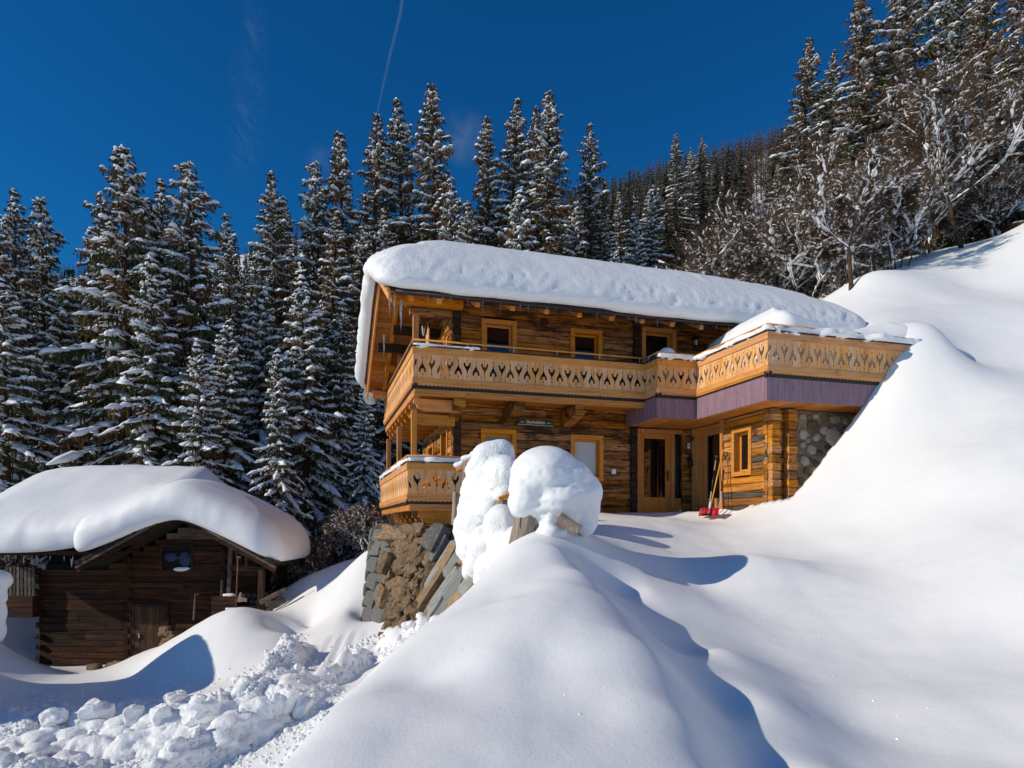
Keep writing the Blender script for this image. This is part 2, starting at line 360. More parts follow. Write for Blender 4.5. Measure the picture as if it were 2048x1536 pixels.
CP += [(-1.2,15.2,-.2),(0.3,14.6,-.1),(-0.6,13.6,-.5),(.6,12.8,-.05),(-3.0,17,-.6),(-2,20,-.2),(0,20,.6),(4,21,2.6),(8,21,5.6),(-5,24,-1.0),(0,25,1.0),(6,26,4.5),(12,27,8.5),(16,27,11.0),(-12,26,-2.5),(20,22,12),(20,14,9),(16,8,4.5),(10,5,.6),(7,3,-.9),
       (-18,16,-4.6),(-18,9,-4.4),(-12,5,-4.2),(-6,5,-3.4),(-4.5,3,-3.2),(0,2,-1.6),(2.2,2,-1.65),(4,2.2,-1.75),(-1.2,2.2,-1.65),(-2.9,4.6,-2.9),(-14,2,-4.8)]
# lee side of the mound: steeper than the sunlight, so that it lies in its own shade
for (px, py, Y) in ((1123,1096,8.25),(1170,1140,7.2),(1218,1191,6.17),(1302,1291,4.9),(1372,1437,4.03),(1410,1536,3.6)):
    x, y, z = P(px, py, Y)
    if px not in (1123,1218,1302,1372,1410): CP += [(x, y, z)]
    CP += [(x + .28, y + .08, z - .30), (x + .60, y + .17, z - .52)]
    if Y > 6: CP += [(x + .95, y + .27, z - .62)]
CP += [(-2.2, 5.4, -2.35), (-2.0, 4.0, -2.3), (-1.9, 6.8, -2.0)]
CP = np.array(CP)
def Ginterp(x, xs, ys):      # smoothed piecewise-linear profile
    r = 0
    for o_, w in ((-3, .1), (-2, .15), (-1, .15), (0, .2), (1, .15), (2, .15), (3, .1)): r = r + w * np.interp(np.asarray(x) + o_ * 1.3, xs, ys)
    return r
KP = ([-1500,-600,0,440,600,1200,1560,2048,3000,4500],[.30,.34,.37,.405,.44,.50,.575,.66,.80,.9])
def G(X, Y):
    X = np.asarray(X, float); Y = np.asarray(Y, float)
    zb = Ginterp(X, [-60,-20,-8,0,8,16,40,120],[-4,-2.5,-1.5,1.2,5.6,10.5,17,30])
    zl = Ginterp(X, [-120,-40,-15,-4,0,4,15,40,120],[-20,-8,-4.6,-3.2,-1.6,-1.7,4,14,30])
    t = np.clip((Y - 2) / 28, 0, 1); t = t*t*(3-2*t)
    near = zl * (1 - t) + zb * t
    px = CX + FPX * X / np.maximum(Y, 20)
    k = np.interp(px, *KP)
    f = np.clip((Y - 30) / 320, 0, 1) ** 1.05
    far = zb + f * (k * 350 - zb)
    far = np.where(Y > 350, k * 350 - (Y - 350) * .25, far)
    far = far + np.clip((Y - 30) / 60, 0, 1) * 2.2 * fbm(X * .03, Y * .03, 2.2)
    return np.where(Y > 30, far, near)
def _tps(d2): return .5 * d2 * np.log(d2 + 1e-9)
_sc = 10.0
_pp = CP[:, :2] / _sc
_res = CP[:, 2] - G(CP[:, 0], CP[:, 1])
_n = len(CP)
_K = _tps(((_pp[:, None] - _pp[None]) ** 2).sum(-1)) + np.eye(_n) * 2.5e-4
_A = np.zeros((_n+3, _n+3)); _A[:_n,:_n] = _K; _A[:_n,_n] = 1; _A[:_n,_n+1:] = _pp; _A[_n,:_n] = 1; _A[_n+1:,:_n] = _pp.T
_w = np.linalg.solve(_A, np.concatenate([_res, [0,0,0]]))
def terrain_raw(X, Y):
    X = np.asarray(X, float).ravel(); Y = np.asarray(Y, float).ravel(); out = G(X, Y)
    dx = np.maximum(np.maximum(-16 - X, X - 18), 0); dy = np.maximum(np.maximum(1 - Y, Y - 27), 0)
    d = np.hypot(dx, dy); f = np.clip(1 - d / 6, 0, 1); f = f*f*(3-2*f)
    idx = np.where(f > 0)[0]
    for c in range(0, len(idx), 20000):
        i = idx[c:c+20000]; q = np.stack([X[i], Y[i]], -1) / _sc
        r = _tps(((q[:, None] - _pp[None]) ** 2).sum(-1)) @ _w[:_n] + _w[_n] + q @ _w[_n+1:]
        out[i] += f[i] * r
    return out
U = np.array([.957, .291]); V = np.array([-.291, .957]); O = np.array([-1.400, 15.30]); YAW = math.atan2(.291, .957)
def HL(s, t, z=0.0):   # chalet local -> world
    return Vector((O[0] + U[0]*s + V[0]*t, O[1] + U[1]*s + V[1]*t, z))
def seg_dist(X, Y, pts):
    d = np.full(X.shape, 1e9)
    for (x0, y0), (x1, y1) in zip(pts[:-1], pts[1:]):
        vx, vy = x1-x0, y1-y0; t = np.clip(((X-x0)*vx + (Y-y0)*vy) / (vx*vx+vy*vy), 0, 1)
        d = np.minimum(d, np.hypot(X-x0-t*vx, Y-y0-t*vy))
    return d
CHURN = [[(-9.5,9.0),(-7.5,9.2),(-5.4,9.2),(-3.9,9.4),(-3.3,9.6)],[(-4.6,10.2),(-4.4,11.5),(-4.4,13.0)],[(-3.3,9.4),(-2.9,10.6),(-2.6,12.2)],[(-10,7.6),(-8,7.9),(-6.0,7.9)],[(-4.3,6.5),(-3.9,8.0),(-3.3,9.0)],[(-2.6,12.2),(-1.6,11.4)]]
def detail(X, Y, Z):
    ax = X - O[0]; ay = Y - O[1]; s = ax*U[0] + ay*U[1]; t = ax*V[0] + ay*V[1]
    # keep the snow out of the rooms and under the terrace deck
    ins = (s > 4.6) & (s < 9.2) & (t > -4.0) & (t < 4.4)
    Z = np.where(ins, np.minimum(Z, 2.3), Z)
    ins = (s > 6.32) & (s < 9.2) & (t > -3.02) & (t < 4.4); Z = np.where(ins, np.minimum(Z, -.2), Z)
    ins = (s > 6.2) & (s < 9.0) & (t > -4.02) & (t < -2.9); Z = np.where(ins, np.minimum(Z, .25 + .42 * (s - 6.2)), Z)
    lim = .30 + 1.3 * np.clip((-1.2 - t) / 1.2, 0, 5)**1.5 * .6; ins = (s > 3.6) & (s < 6.4) & (t > -3.0) & (t < .1); Z = np.where(ins, np.minimum(Z, lim), Z)
    # bank outside the left edge of the view whose shade lies over the lower road
    bx = np.clip(1.35 - np.hypot((X + 12.9) / 1.5, np.maximum(np.abs(Y - 10.7) - 1.5, 0) / 1.3), 0, 1); Z = Z + 3.5 * bx * bx * (3 - 2*bx)
    ins = (s > -.3) & (s < 6.0) & (t > .05) & (t < 4.4); Z = np.where(ins, np.minimum(Z, .1), Z)
    ins = (s > 9.1) & (s < 10.6) & (t > -.2) & (t < 4.4); Z = np.where(ins, np.minimum(Z, 4.9), Z)
    ins = (Y > 17.9) & (Y < 21) & (X > -12.9) & (X < -6.6); Z = np.where(ins, np.minimum(Z, -3.7), Z)
    near = np.clip((26 - Y) / 6, 0, 1)
    Z = Z + near * (.05 * fbm(X*.7, Y*.7, 1.1) + .010 * fbm(X*3.2, Y*2.1, 5.1))
    m = np.zeros(X.shape)
    for i, l in enumerate(CHURN):
        w = (.75, .45, .22, .9, .3, .4)[i]
        m = np.maximum(m, np.clip(1 - seg_dist(X, Y, l) / w, 0, 1))
    m = np.maximum(m, .45 * np.clip((9.9 - Y) / 1.4, 0, 1) * np.clip((-5.6 - X) / .7, 0, 1) * np.clip((X + 12) / 2, 0, 1))
    m = m ** .6
    rid = 1 - np.abs(fbm(X*1.6, Y*1.6, 3.3, 5)) * 2
    blk = np.abs(vnoise(X*3.1, Y*3.1, 9.2)) + .5*np.abs(vnoise(X*8, Y*8, 4.2))
    Z = Z + m * (.12 + .26 * rid * (.6 + .4 * vnoise(X*.8, Y*.8)) + .26 * blk + .06 * np.abs(vnoise(X*15, Y*15, 2.2)))
    # wind-blown trench wall and tracks on the lower road
    d = seg_dist(X, Y, [(-9.5,10.6),(-6.5,10.9),(-4.4,10.9)])
    Z = Z - .25 * np.clip(1 - d/.8, 0, 1) ** .5
    road = np.clip(1 - seg_dist(X, Y, [(-3.5,13.4),(-3.5,11.2)]) / .6, 0, 1)
    Z = Z + road * .03 * np.sin(X * 26 + 2*Y)
    return Z
def terrain(X, Y):
    sh = np.shape(X); X = np.asarray(X, float).ravel(); Y = np.asarray(Y, float).ravel()
    return detail(X, Y, terrain_raw(X, Y)).reshape(sh)
def tz(x, y): return float(terrain(np.array([x]), np.array([y]))[0])
xs = np.concatenate([-16 - np.geomspace(.3, 560, 52)[::-1], np.arange(-16, -11, .14), np.arange(-11, 11, .07), np.arange(11, 17, .14), 17 + np.geomspace(.3, 800, 60)])
ys = np.concatenate([1.2 - np.geomspace(.3, 300, 26)[::-1], np.arange(1.2, 3.2, .1), np.arange(3.2, 14.2, .06), np.arange(14.2, 26, .12), 26 + np.geomspace(.3, 700, 110)])
GX, GY = np.meshgrid(xs, ys)
GZ = terrain(GX, GY)
nx, ny = len(xs), len(ys)
ii = np.arange(nx-1)[None] + np.arange(ny-1)[:, None] * nx
quads = np.stack([ii, ii+1, ii+1+nx, ii+nx], -1).reshape(-1, 4)
ground = obj('snow_ground', nmesh('snow_ground', np.stack([GX, GY, GZ], -1).reshape(-1, 3), quads, M['snow'], True))
tag(ground, 'deep snow covering the slope and the lower road', kind='structure')
def gz(x, y):      # bilinear from the built grid
    i = np.clip(np.searchsorted(xs, x) - 1, 0, nx-2); j = np.clip(np.searchsorted(ys, y) - 1, 0, ny-2)
    u = (x - xs[i]) / (xs[i+1]-xs[i]); v = (y - ys[j]) / (ys[j+1]-ys[j])
    return GZ[j,i]*(1-u)*(1-v) + GZ[j,i+1]*u*(1-v) + GZ[j+1,i]*(1-u)*v + GZ[j+1,i+1]*u*v
def hitpx(px, py, y0=2.5, y1=40):
    Y = np.arange(y0, y1, .03); X = (px-CX)/FPX*Y; Z = (HY-py)/FPX*Y
    b = np.where(gz(X, Y) > Z)[0]
    k = b[0] if len(b) else len(Y)-1
    return Vector((X[k], Y[k], Z[k]))

# ------------------------------------------------------------------ snow shapes
def pillow(name, hx, hy, H, mat, base=None, Rr=.3, bulge=.10, nse=.06, seed=0, per=None, prof=None, taper=None, lump=None, floor=True):
    """snow lying on a rectangle 2hx x 2hy (local), following base(x, y) with rounded overhanging edges"""
    d_max = min(hx, hy)
    step = per or min(.12, d_max / 3)
    # rim points
    pts = []
    for a in np.arange(-hx, hx, step): pts.append((a, -hy))
    for a in np.arange(-hy, hy, step): pts.append((hx, a))
    for a in np.arange(hx, -hx, -step): pts.append((a, hy))
    for a in np.arange(hy, -hy, -step): pts.append((-hx, a))
    pts = np.array(pts); n = len(pts)
    prof = prof or [(0.12, 0.0), (-.3*bulge/.1*.1, .02), (-.8*bulge, .12), (-bulge, .28), (-.9*bulge, .45), (-.45*bulge, .62), (.3*bulge+.02, .77), (.12+.8*bulge, .87), (.26+bulge, .94), (.45+bulge, .98)]
    lv = [(d * min(1, d_max / .9), h) for d, h in prof]
    last = lv[-1][0]
    k = 1
    while last < d_max * .98:
        last = min(d_max * .985, last + step * (1.4 + .3*k)); k += 1; lv.append((last, min(1.0 + .02*k, 1.12)))
    V_ = []
    for d, h in lv:
        rr = max(Rr, 0)
        a = np.maximum(hx - max(d, rr), .001); b = np.maximum(hy - max(d, rr), .001)
        c = np.stack([np.clip(pts[:, 0], -a, a), np.clip(pts[:, 1], -b, b)], -1)
        v = pts - c; ln = np.linalg.norm(v, axis=1, keepdims=True) + 1e-9
        q = c + v / ln * max(rr - d, 0) if d < rr else c
        hh = np.full(n, h * H)
        V_.append(np.stack([q[:, 0], q[:, 1], hh], -1))
    V_ = np.concatenate(V_)
    x, y, h = V_[:, 0].copy(), V_[:, 1].copy(), V_[:, 2].copy()
    if taper is not None: h = h * taper(x, y)
    z0 = base(x, y) if base else np.zeros_like(x)
    nf = fbm(x*1.1+seed, y*1.1, h*1.1, 3)
    fr = np.clip(h / H, 0, 1)
    h = h + nse * H * nf * fr
    nx_, ny_ = (x / hx), (y / hy)
    e = nse * .5 * fbm(x*2.2, y*2.2 + seed, h*2.5 + seed, 4)
    sgx = np.clip((np.abs(x) - (hx - .6)) / .6, 0, 1.2) * np.sign(x); sgy = np.clip((np.abs(y) - (hy - .6)) / .6, 0, 1.2) * np.sign(y)
    x = x + sgx * e; y = y + sgy * e
    z = z0 + h
    if lump is not None: x, y, z = lump(x, y, z, h, fr)
    m = len(lv)
    i = np.arange(n)
    F = np.concatenate([np.stack([k*n + i, k*n + (i+1) % n, (k+1)*n + (i+1) % n, (k+1)*n + i], -1) for k in range(m-1)])
    Vv = np.stack([x, y, z], -1)
    me = nmesh(name, Vv, [F], mat, True)
    bm = bmesh.new(); bm.from_mesh(me)
    bm.verts.ensure_lookup_table()
    for k in ((0, m-1) if floor else (m-1,)):
        try:
            f = bm.faces.new([bm.verts[k*n + j] for j in range(n)]); f.smooth = True
        except ValueError: pass
    bmesh.ops.remove_doubles(bm, verts=bm.verts, dist=.002)
    bmesh.ops.triangulate(bm, faces=[f for f in bm.faces if len(f.verts) > 4])
    bmesh.ops.recalc_face_normals(bm, faces=bm.faces)
    bm.to_mesh(me); bm.free()
    me.polygons.foreach_set('use_smooth', np.ones(len(me.polygons), dtype=bool))
    return me
def blobs(name, lst, mat, vox=.05, nse=.05, nsc=2.5, sm=4, seed=0, sub_=3):
    """union of ellipsoids (x,y,z,rx,ry,rz) fused into one lumpy snow body"""
    bm = bmesh.new()
    for (x, y, z, a, b, c) in lst:
        bmesh.ops.create_icosphere(bm, subdivisions=sub_, radius=1, matrix=Matrix.Translation((x, y, z)) @ Matrix.Diagonal((a, b, c, 1)))
    me = bpy.data.meshes.new(name); bm.to_mesh(me); bm.free()
    o = bpy.data.objects.new(name + '_src', me); col.objects.link(o)
    r = o.modifiers.new('r', 'REMESH'); r.mode = 'VOXEL'; r.voxel_size = vox
    s = o.modifiers.new('s', 'SMOOTH'); s.iterations = sm; s.factor = .6
    dg = bpy.context.evaluated_depsgraph_get()
    me2 = bpy.data.meshes.new_from_object(o.evaluated_get(dg))
    bpy.data.objects.remove(o); bpy.data.meshes.remove(me)
    n = len(me2.vertices); co = np.empty(n*3, np.float32); me2.vertices.foreach_get('co', co); co = co.reshape(-1, 3)
    no = np.empty(n*3, np.float32); me2.vertices.foreach_get('normal', no); no = no.reshape(-1, 3)
    w = np.clip(1 - no[:, 2], .15, 1.0)
    f = fbm(co[:, 0]*nsc+seed, co[:, 1]*nsc, co[:, 2]*nsc, 4)
    f2 = .5 - np.abs(fbm(co[:, 0]*nsc*3, co[:, 1]*nsc*3+seed, co[:, 2]*nsc*3, 3))
    f3 = .5 - np.abs(fbm(co[:, 0]*nsc*1.6 + co[:, 2]*nsc*1.2, co[:, 1]*nsc*1.6, co[:, 2]*nsc*5 + seed, 3))
    co = co + no * ((f * nse + f2 * nse * .6 + f3 * nse * .55) * w)[:, None]
    me2.vertices.foreach_set('co', co.ravel()); me2.update()
    me2.name = name; me2.materials.clear(); me2.materials.append(mat)
    me2.polygons.foreach_set('use_smooth', np.ones(len(me2.polygons), dtype=bool))
    return me2
# ------------------------------------------------------------------ chalet
chalet = thing('chalet', 'two storey log chalet with carved balconies under a deep snow roof', 'chalet', (O[0], O[1], 0), YAW)
def log_mesh(L, h, d, mat, rough=.006, name='log', ch=.16):
    c = min(h, d) * ch
    sec = [(-d/2, -h/2+c), (-d/2+c, -h/2), (d/2-c, -h/2), (d/2, -h/2+c), (d/2, h/2-c), (d/2-c, h/2), (-d/2+c, h/2), (-d/2, h/2-c)]
    vs = []; xsn = (-L/2, -L/6, L/6, L/2)
    for x in xsn:
        for (y, z) in sec: vs.append((x + random.uniform(-.003, .003), y + random.uniform(-rough, rough), z + random.uniform(-rough, rough)))
    f = []
    for i in range(3):
        for k in range(8): f.append((i*8+k, i*8+(k+1) % 8, (i+1)*8+(k+1) % 8, (i+1)*8+k))
    f.append(tuple(range(7, -1, -1))); f.append(tuple(range(24, 32)))
    return nmesh(name, vs, f, mat)
def log_wall(parent, frame, Ln, z0, z1, h, openings, mats, d=.14, name='log', joint=.35, xa=0.0, gap=.007, jit=.018, top=None):
    """rows of separate logs along local x of frame=(ox, oy, angle); openings (a0,a1,z0,z1)"""
    ox, oy, an = frame; ca, sa = math.cos(an), math.sin(an)
    z = z0
    while z < z1 - .04:
        hh = min(h * random.uniform(.88, 1.12), z1 - z)
        iv = [(xa, Ln)]
        if top: iv = [top(z + hh/2)]
        for (a0, a1, b0, b1) in openings:
            ov = min(z+hh, b1) - max(z, b0)
            if ov > .38 * hh:
                nv = []
                for (p, q) in iv:
                    if a1 <= p or a0 >= q: nv.append((p, q)); continue
                    if a0 - p > .05: nv.append((p, a0))
                    if q - a1 > .05: nv.append((a1, q))
                iv = nv
        for (p, q) in iv:
            segs = [p]
            while q - segs[-1] > 1.6 and random.random() < joint: segs.append(segs[-1] + random.uniform(.6, q - segs[-1] - .5))
            segs.append(q)
            for a, b in zip(segs[:-1], segs[1:]):
                if b - a < .03: continue
                m = mats[0] if len(mats) == 1 or random.random() > .2 else random.choice(mats[1:])
                me = log_mesh(b - a - .004, hh - gap, d, m, name=name)
                cx = (a+b)/2; cy = random.uniform(-jit, jit)
                obj(name, me, parent, (ox + cx*ca - cy*sa, oy + cx*sa + cy*ca, z + hh/2), (0, 0, an))
        z += hh
# dark core behind the log skins (rooms), one wall body
core = MB()
core.box((.12, .16, -.6), (10.9, 4.4, 4.75)); core.poly([(.12, .16, 4.75), (.12, 4.4, 4.75), (.12, 4.4, 4.0), (.12, 4.3, 4.2), (.12, .75, 5.75), (.12, .16, 5.45)], (10.8, 0, 0))
core.box((6.64, -3.1, -.8), (10.2, .16, 2.62))
core.build('wall_core', M['inside'], chalet)
# front wall: door part and upper floor
WIN_F = [(.70, 1.58, 3.30, 4.93), (2.98, 3.84, 3.30, 4.90), (4.95, 5.95, 3.0, 5.11), (.68, 1.57, 1.10, 2.30), (2.98, 3.87, 1.11, 2.25), (4.78, 6.18, .0, 2.50)]
sh = .05
FW = [(a+sh, b-sh, c+sh, d-sh) for a, b, c, d in WIN_F]
log_wall(chalet, (0, .07, 0), 10.9, -.1, 5.35, .185, FW, [M['log_front']], name='log')
# gable wall (facing left); local x runs back along +y
G_OP = [(.55, 1.35, .3, 2.35), (2.5, 3.3, 1.0, 2.2), (.9, 1.9, 2.8, 4.7), (3.0, 3.9, 3.2, 4.4)]
def gtop(z):
    zr = z
    if zr < 3.95: return (0.14, 4.4)
    a = max(.14, .7 - (5.93 - zr - .15) / .52) if zr > 5.1 else .14
    b = min(4.4, .7 + (5.93 - zr - .15) / .52)
    return (a, max(b, a))
log_wall(chalet, (.07, 0, R(90)), 4.4, -.1, 5.75, .185, G_OP, [M['log_block'], M['log_front']], name='log', top=gtop)
# black interlocking log ends at the corner and in the wall
for (sx, z0, z1) in ((.02, 2.95, 5.0), (.02, .2, 2.45), (4.63, .2, 2.55), (4.72, 3.2, 5.2), (.02, 2.45, 2.9)):
    z = z0; i = 0
    while z < z1:
        hh = .19
        obj('log_end', log_mesh(.16 if i % 2 else .19, hh - .006, .10, M['log_dark'], .008, 'log_end'), chalet, (sx + .08, -.035 if i % 2 else -.02, z + hh/2))
        z += hh; i += 1
# front logs running on over the gable gallery
for i, (z, x0) in enumerate(((5.33, -1.25), (5.14, -1.10), (4.96, -1.0))):
    obj('log', log_mesh(-x0, .19, .15, M['log_front']), chalet, (x0/2, .07, z))

def window(parent, frame, a0, a1, z0, z1, fw=.11, depth=.10, proud=.035, split=0, curtain=False, mat=None, bot=True, inner=.055):
    ox, oy, an = frame; mat = mat or M['frame']; mz = M['frame_z']
    w = obj('window', None, parent)
    def T(o, x, y, z): pass
    root = bpy.data.objects['window'] if False else None
    # outer casing is the window part itself; sill, sash and pane are its children
    mb = MB()
    mb.poly([(a0, -proud, z1), (a1, -proud, z1), (a1-fw, -proud, z1-fw), (a0+fw, -proud, z1-fw)], (0, proud+.02, 0))
    mb.poly([(a0, -proud, z0), (a0, -proud, z1), (a0+fw, -proud, z1-fw), (a0+fw, -proud, z0+(fw if bot else 0))], (0, proud+.02, 0))
    mb.poly([(a1, -proud, z0), (a1, -proud, z1), (a1-fw, -proud, z1-fw), (a1-fw, -proud, z0+(fw if bot else 0))], (0, proud+.02, 0))
    if bot: mb.poly([(a0, -proud, z0), (a1, -proud, z0), (a1-fw, -proud, z0+fw), (a0+fw, -proud, z0+fw)], (0, proud+.02, 0))
    b0, b1, c0, c1 = a0+fw, a1-fw, z0+(fw if bot else 0), z1-fw
    # reveal boards
    mb.box((b0-.02, .02, c0), (b0, depth+.06, c1)); mb.box((b1, .02, c0), (b1+.02, depth+.06, c1)); mb.box((b0, .02, c1), (b1, depth+.06, c1+.02))
    if bot: mb.box((b0, .02, c0-.02), (b1, depth+.06, c0))
    bpy.data.objects.remove(w)
    w = mb.build('window', mat, parent, (ox, oy, 0), (0, 0, an), bevel=.004)
    sf = MB(); e = inner
    d0, d1 = depth, depth + .05
    sf.box((b0, d0, c0), (b0+e, d1, c1)); sf.box((b1-e, d0, c0), (b1, d1, c1)); sf.box((b0+e, d0, c1-e), (b1-e, d1, c1)); sf.box((b0+e, d0, c0), (b1-e, d1, c0+e))
    sf.build('sash', mat, w, bevel=.004)
    MB().box((b0+e-.01, d0+.02, c0+e-.01), (b1-e+.01, d0+.032, c1-e+.01)).build('pane', M['glass'], w)
    if curtain:
        MB().box((b0+e, d0-.003+.015, c0+e), (b1-e, d0+.018, c1-e)).build('blind', M['curtain'], w, label='pale drawn roller blind')
    return w
for k, (a0, a1, z0, z1) in enumerate(WIN_F[:5]):
    window(chalet, (0, 0, 0), a0, a1, z0, z1, bot=(k >= 3), curtain=(k == 4), depth=.09 if k != 2 else .12)
# gable openings
for (a0, a1, z0, z1) in G_OP:
    # local x of a frame turned by -90 deg runs towards the viewer: mirror the opening
    window(chalet, (0, 0, R(-90)), -a1-.03, -a0+.03, z0-.03, z1+.03, fw=.09)

def door(parent, frame, a0, a1, z0, z1, side=None):
    """glazed entrance door with casing; side=(b0,b1) adds a fixed side light"""
    ox, oy, an = frame; f = .10; mz = M['frame_z']
    mb = MB(); e = a1 if not side else side
    mb.box((a0, -.05, z0), (a0+f, .12, z1)); mb.box((e-f*.6, -.05, z0), (e, .12, z1)); mb.box((a0+f, -.045, z1-f), (e-f*.6, .12, z1))
    if side: mb.box((a1, -.045, z0), (a1+f, .12, z1-f))
    d = mb.build('door', mz, parent, (ox, oy, 0), (0, 0, an), bevel=.005)
    lf = MB(); p0, p1, q0, q1 = a0+f, a1, z0, z1-f; s_ = .14
    lf.box((p0, .03, q0), (p0+s_, .08, q1)); lf.box((p1-s_, .03, q0), (p1, .08, q1)); lf.box((p0+s_, .032, q1-s_), (p1-s_, .08, q1)); lf.box((p0+s_, .032, q0), (p1-s_, .08, q0+.52))
    lf.build('door_leaf', mz, d, bevel=.004)
    MB().box((p0+s_-.01, .05, q0+.5), (p1-s_+.01, .062, q1-s_+.01)).build('pane', M['glass'], d)
    if side:
        sl = MB(); sl.box((a1+f, .03, z0), (side-f*.6, .075, z0+.5)); sl.build('side_panel', mz, d)
        MB().box((a1+f, .05, z0+.5), (side-f*.6, .06, z1-f-.06)).build('side_pane', M['glass'], d)
    h = MB(); hx = p1 - .07
    h.box((hx-.018, .015, z0+.95), (hx+.018, .03, z0+1.22)); h.tube([(hx, .015, z0+1.15), (hx, -.03, z0+1.15), (hx-.11, -.03, z0+1.14)], .011, 6)
    h.build('handle', M['iron'], d)
    return d
door(chalet, (0, 0, 0), 4.80, 5.80, .20, 2.48, side=6.20)
# narrow wooden door on the side wall, set back, between log wall and entrance
door(chalet, (6.42, 0, R(-90)), .42, 1.62, .15, 2.50)
MB().box((6.16, -1.72, 0), (6.30, -1.62, 2.50)).build('door_post', M['frame_z'], chalet)
MB().box((6.35, -.40, 0), (6.50, -.12, 2.50)).build('door_jamb', M['frame_z'], chalet)
log_wall(chalet, (6.12, -.02, 0), .36, 0, 2.5, .19, [], [M['log_front']], d=.10)

# right block under the terrace
WB = (2.06, 2.77, 1.12, 2.22)
fr = (6.2, 0, R(-90))
log_wall(chalet, (6.27, 0, R(-90)), 3.2, -1.0, 2.50, .155, [(WB[0]+.05, WB[1]-.05, WB[2]+.05, WB[3]-.05)], [M['log_block'], M['barn_grey'], M['log_front']], xa=1.70, joint=.7)
window(chalet, fr, WB[0], WB[1], WB[2], WB[3], fw=.10, depth=.13)
log_wall(chalet, (0, -3.20, 0), 6.99, -1.0, 2.50, .155, [], [M['log_block'], M['log_block'], M['barn_grey']], xa=6.2, joint=0)
for j, sx in enumerate((6.24, 6.62)):       # two stacks of log ends at the corner
    z = -.8; i = 0
    while z < 2.48:
        hh = .155 if i % 2 else .20
        hh = min(hh, 2.5 - z)
        obj('log_end', log_mesh(.20 + .02*(i % 2), hh - .006, .17, M['log_block'], .008, 'log_end'), chalet, (sx + .09, -3.32 - .02*(i % 2) - .05*j, z + hh/2))
        z += hh; i += 1
# stone wall beside the log block
MB().box((7.0, -3.26, -1.0), (10.1, -3.02, 2.5)).build('stone_wall', M['mortar'], chalet)
def stone_mesh(seed, mat, box=.55, sub=2, rough=.12, name='stone'):
    bm = bmesh.new(); bmesh.ops.create_icosphere(bm, subdivisions=sub, radius=1)
    v = np.array([q.co[:] for q in bm.verts]); p = 2 + 6*box
    r = (np.abs(v) ** p).sum(1) ** (-1/p); v = v * r[:, None]
    s = fbm(v[:, 0]*1.1 + seed*3.7, v[:, 1]*1.1, v[:, 2]*1.1 + seed, 2)
    v = v * (1 + rough * 1.6 * s)[:, None] + .03 * np.random.default_rng(seed).normal(size=v.shape) * rough * 6
    for q, c in zip(bm.verts, v): q.co = c
    me = bpy.data.meshes.new(name); bm.to_mesh(me); bm.free(); me.materials.append(mat); return me
st_p = [stone_mesh(i, M['palestone'], .25, 1) for i in range(2)]; st_g = [stone_mesh(10+i, M['granite'], .3, 1) for i in range(2)]; st_t = [stone_mesh(20+i, M['rubble'], .3, 1) for i in range(2)]; st_d = [stone_mesh(30, M['darkstone'], .2, 1)]
placed = []
for (a, b, r, q) in ((7.12,2.36,.10,.8),(7.14,1.98,.115,1.2),(7.50,1.93,.10,1.0),(7.36,1.66,.13,1.0),(7.17,1.42,.12,1.0),(7.95,1.95,.22,1.1),(8.0,2.35,.16,.7),(8.62,2.0,.12,.8),(7.12,1.75,.07,1.2)):
    placed.append((a, b, r)); o = obj('stone', random.choice(st_p), chalet, (a, -3.275, b)); o.scale = (r, .06, r*q); o.rotation_euler = (0, random.uniform(-.6, .6), 0)
tries = 0
while len(placed) < 150 and tries < 12000:
    tries += 1
    a = random.uniform(7.08, 10.0); b = random.uniform(-.2, 2.42); r = random.uniform(.06, .17) if len(placed) > 14 else random.uniform(.13, .2)
    if any(math.hypot(a-x, b-y) < (r+q) * .84 for x, y, q in placed): continue
    placed.append((a, b, r))
    k = random.random(); me = random.choice(st_p if k < .3 else st_g if k < .5 else st_t if k < .93 else st_d)
    o = obj('stone', me, chalet, (a, -3.27, b)); o.scale = (r*1.0, .05, r*random.uniform(.7, 1.0)); o.rotation_euler = (0, random.uniform(-.6, .6), 0)

# ---- carved parapets
def motif():
    return [(0,0),(0,.155),(.015,.195),(0,.235),(0,.27),(.006,.29),(.009,.37),(.018,.43),(.038,.50),(.060,.57),(.074,.64),(.078,.695),(.071,.745),(.054,.765),(.038,.748),(.033,.71),(.034,.68),(.026,.645),(.014,.62),(0,.60),(0,.78),(.013,.82),(0,.86),(0,1)]
BH = .55; BW = .20
def baluster_mesh(mirror, n1=None):
    def scale(m): 
        out = []
        for x, y in m:
            out.append((x*1.06, y))
        return out
    mo = scale(motif())
    # stretch so that the big figure fills the board height
    up = [(x, BH * y) for x, y in mo]
    dn = [(x, BH * (1 - y)) for x, y in reversed(mo)]
    up = [(x, y) for x, y in up]; g = .0015
    left = [(g + x, y) for x, y in up]
    right = [(BW - g - x, y) for x, y in dn]
    right = list(reversed(right))       # top to bottom
    pts = left + right
    if mirror: pts = [(BW - x, y) for x, y in reversed(pts)]
    bm = bmesh.new()
    vs = [bm.verts.new((x, 0, y)) for x, y in pts]
    f = bm.faces.new(vs)
    r = bmesh.ops.extrude_face_region(bm, geom=[f]); bmesh.ops.translate(bm, vec=(0, .026, 0), verts=[q for q in r['geom'] if isinstance(q, bmesh.types.BMVert)])
    bmesh.ops.recalc_face_normals(bm, faces=bm.faces)
    bmesh.ops.triangulate(bm, faces=bm.faces[:])
    me = bpy.data.meshes.new('balcony_board'); bm.to_mesh(me); bm.free(); me.materials.append(M['board']); return me
BM = [baluster_mesh(False), baluster_mesh(True)]
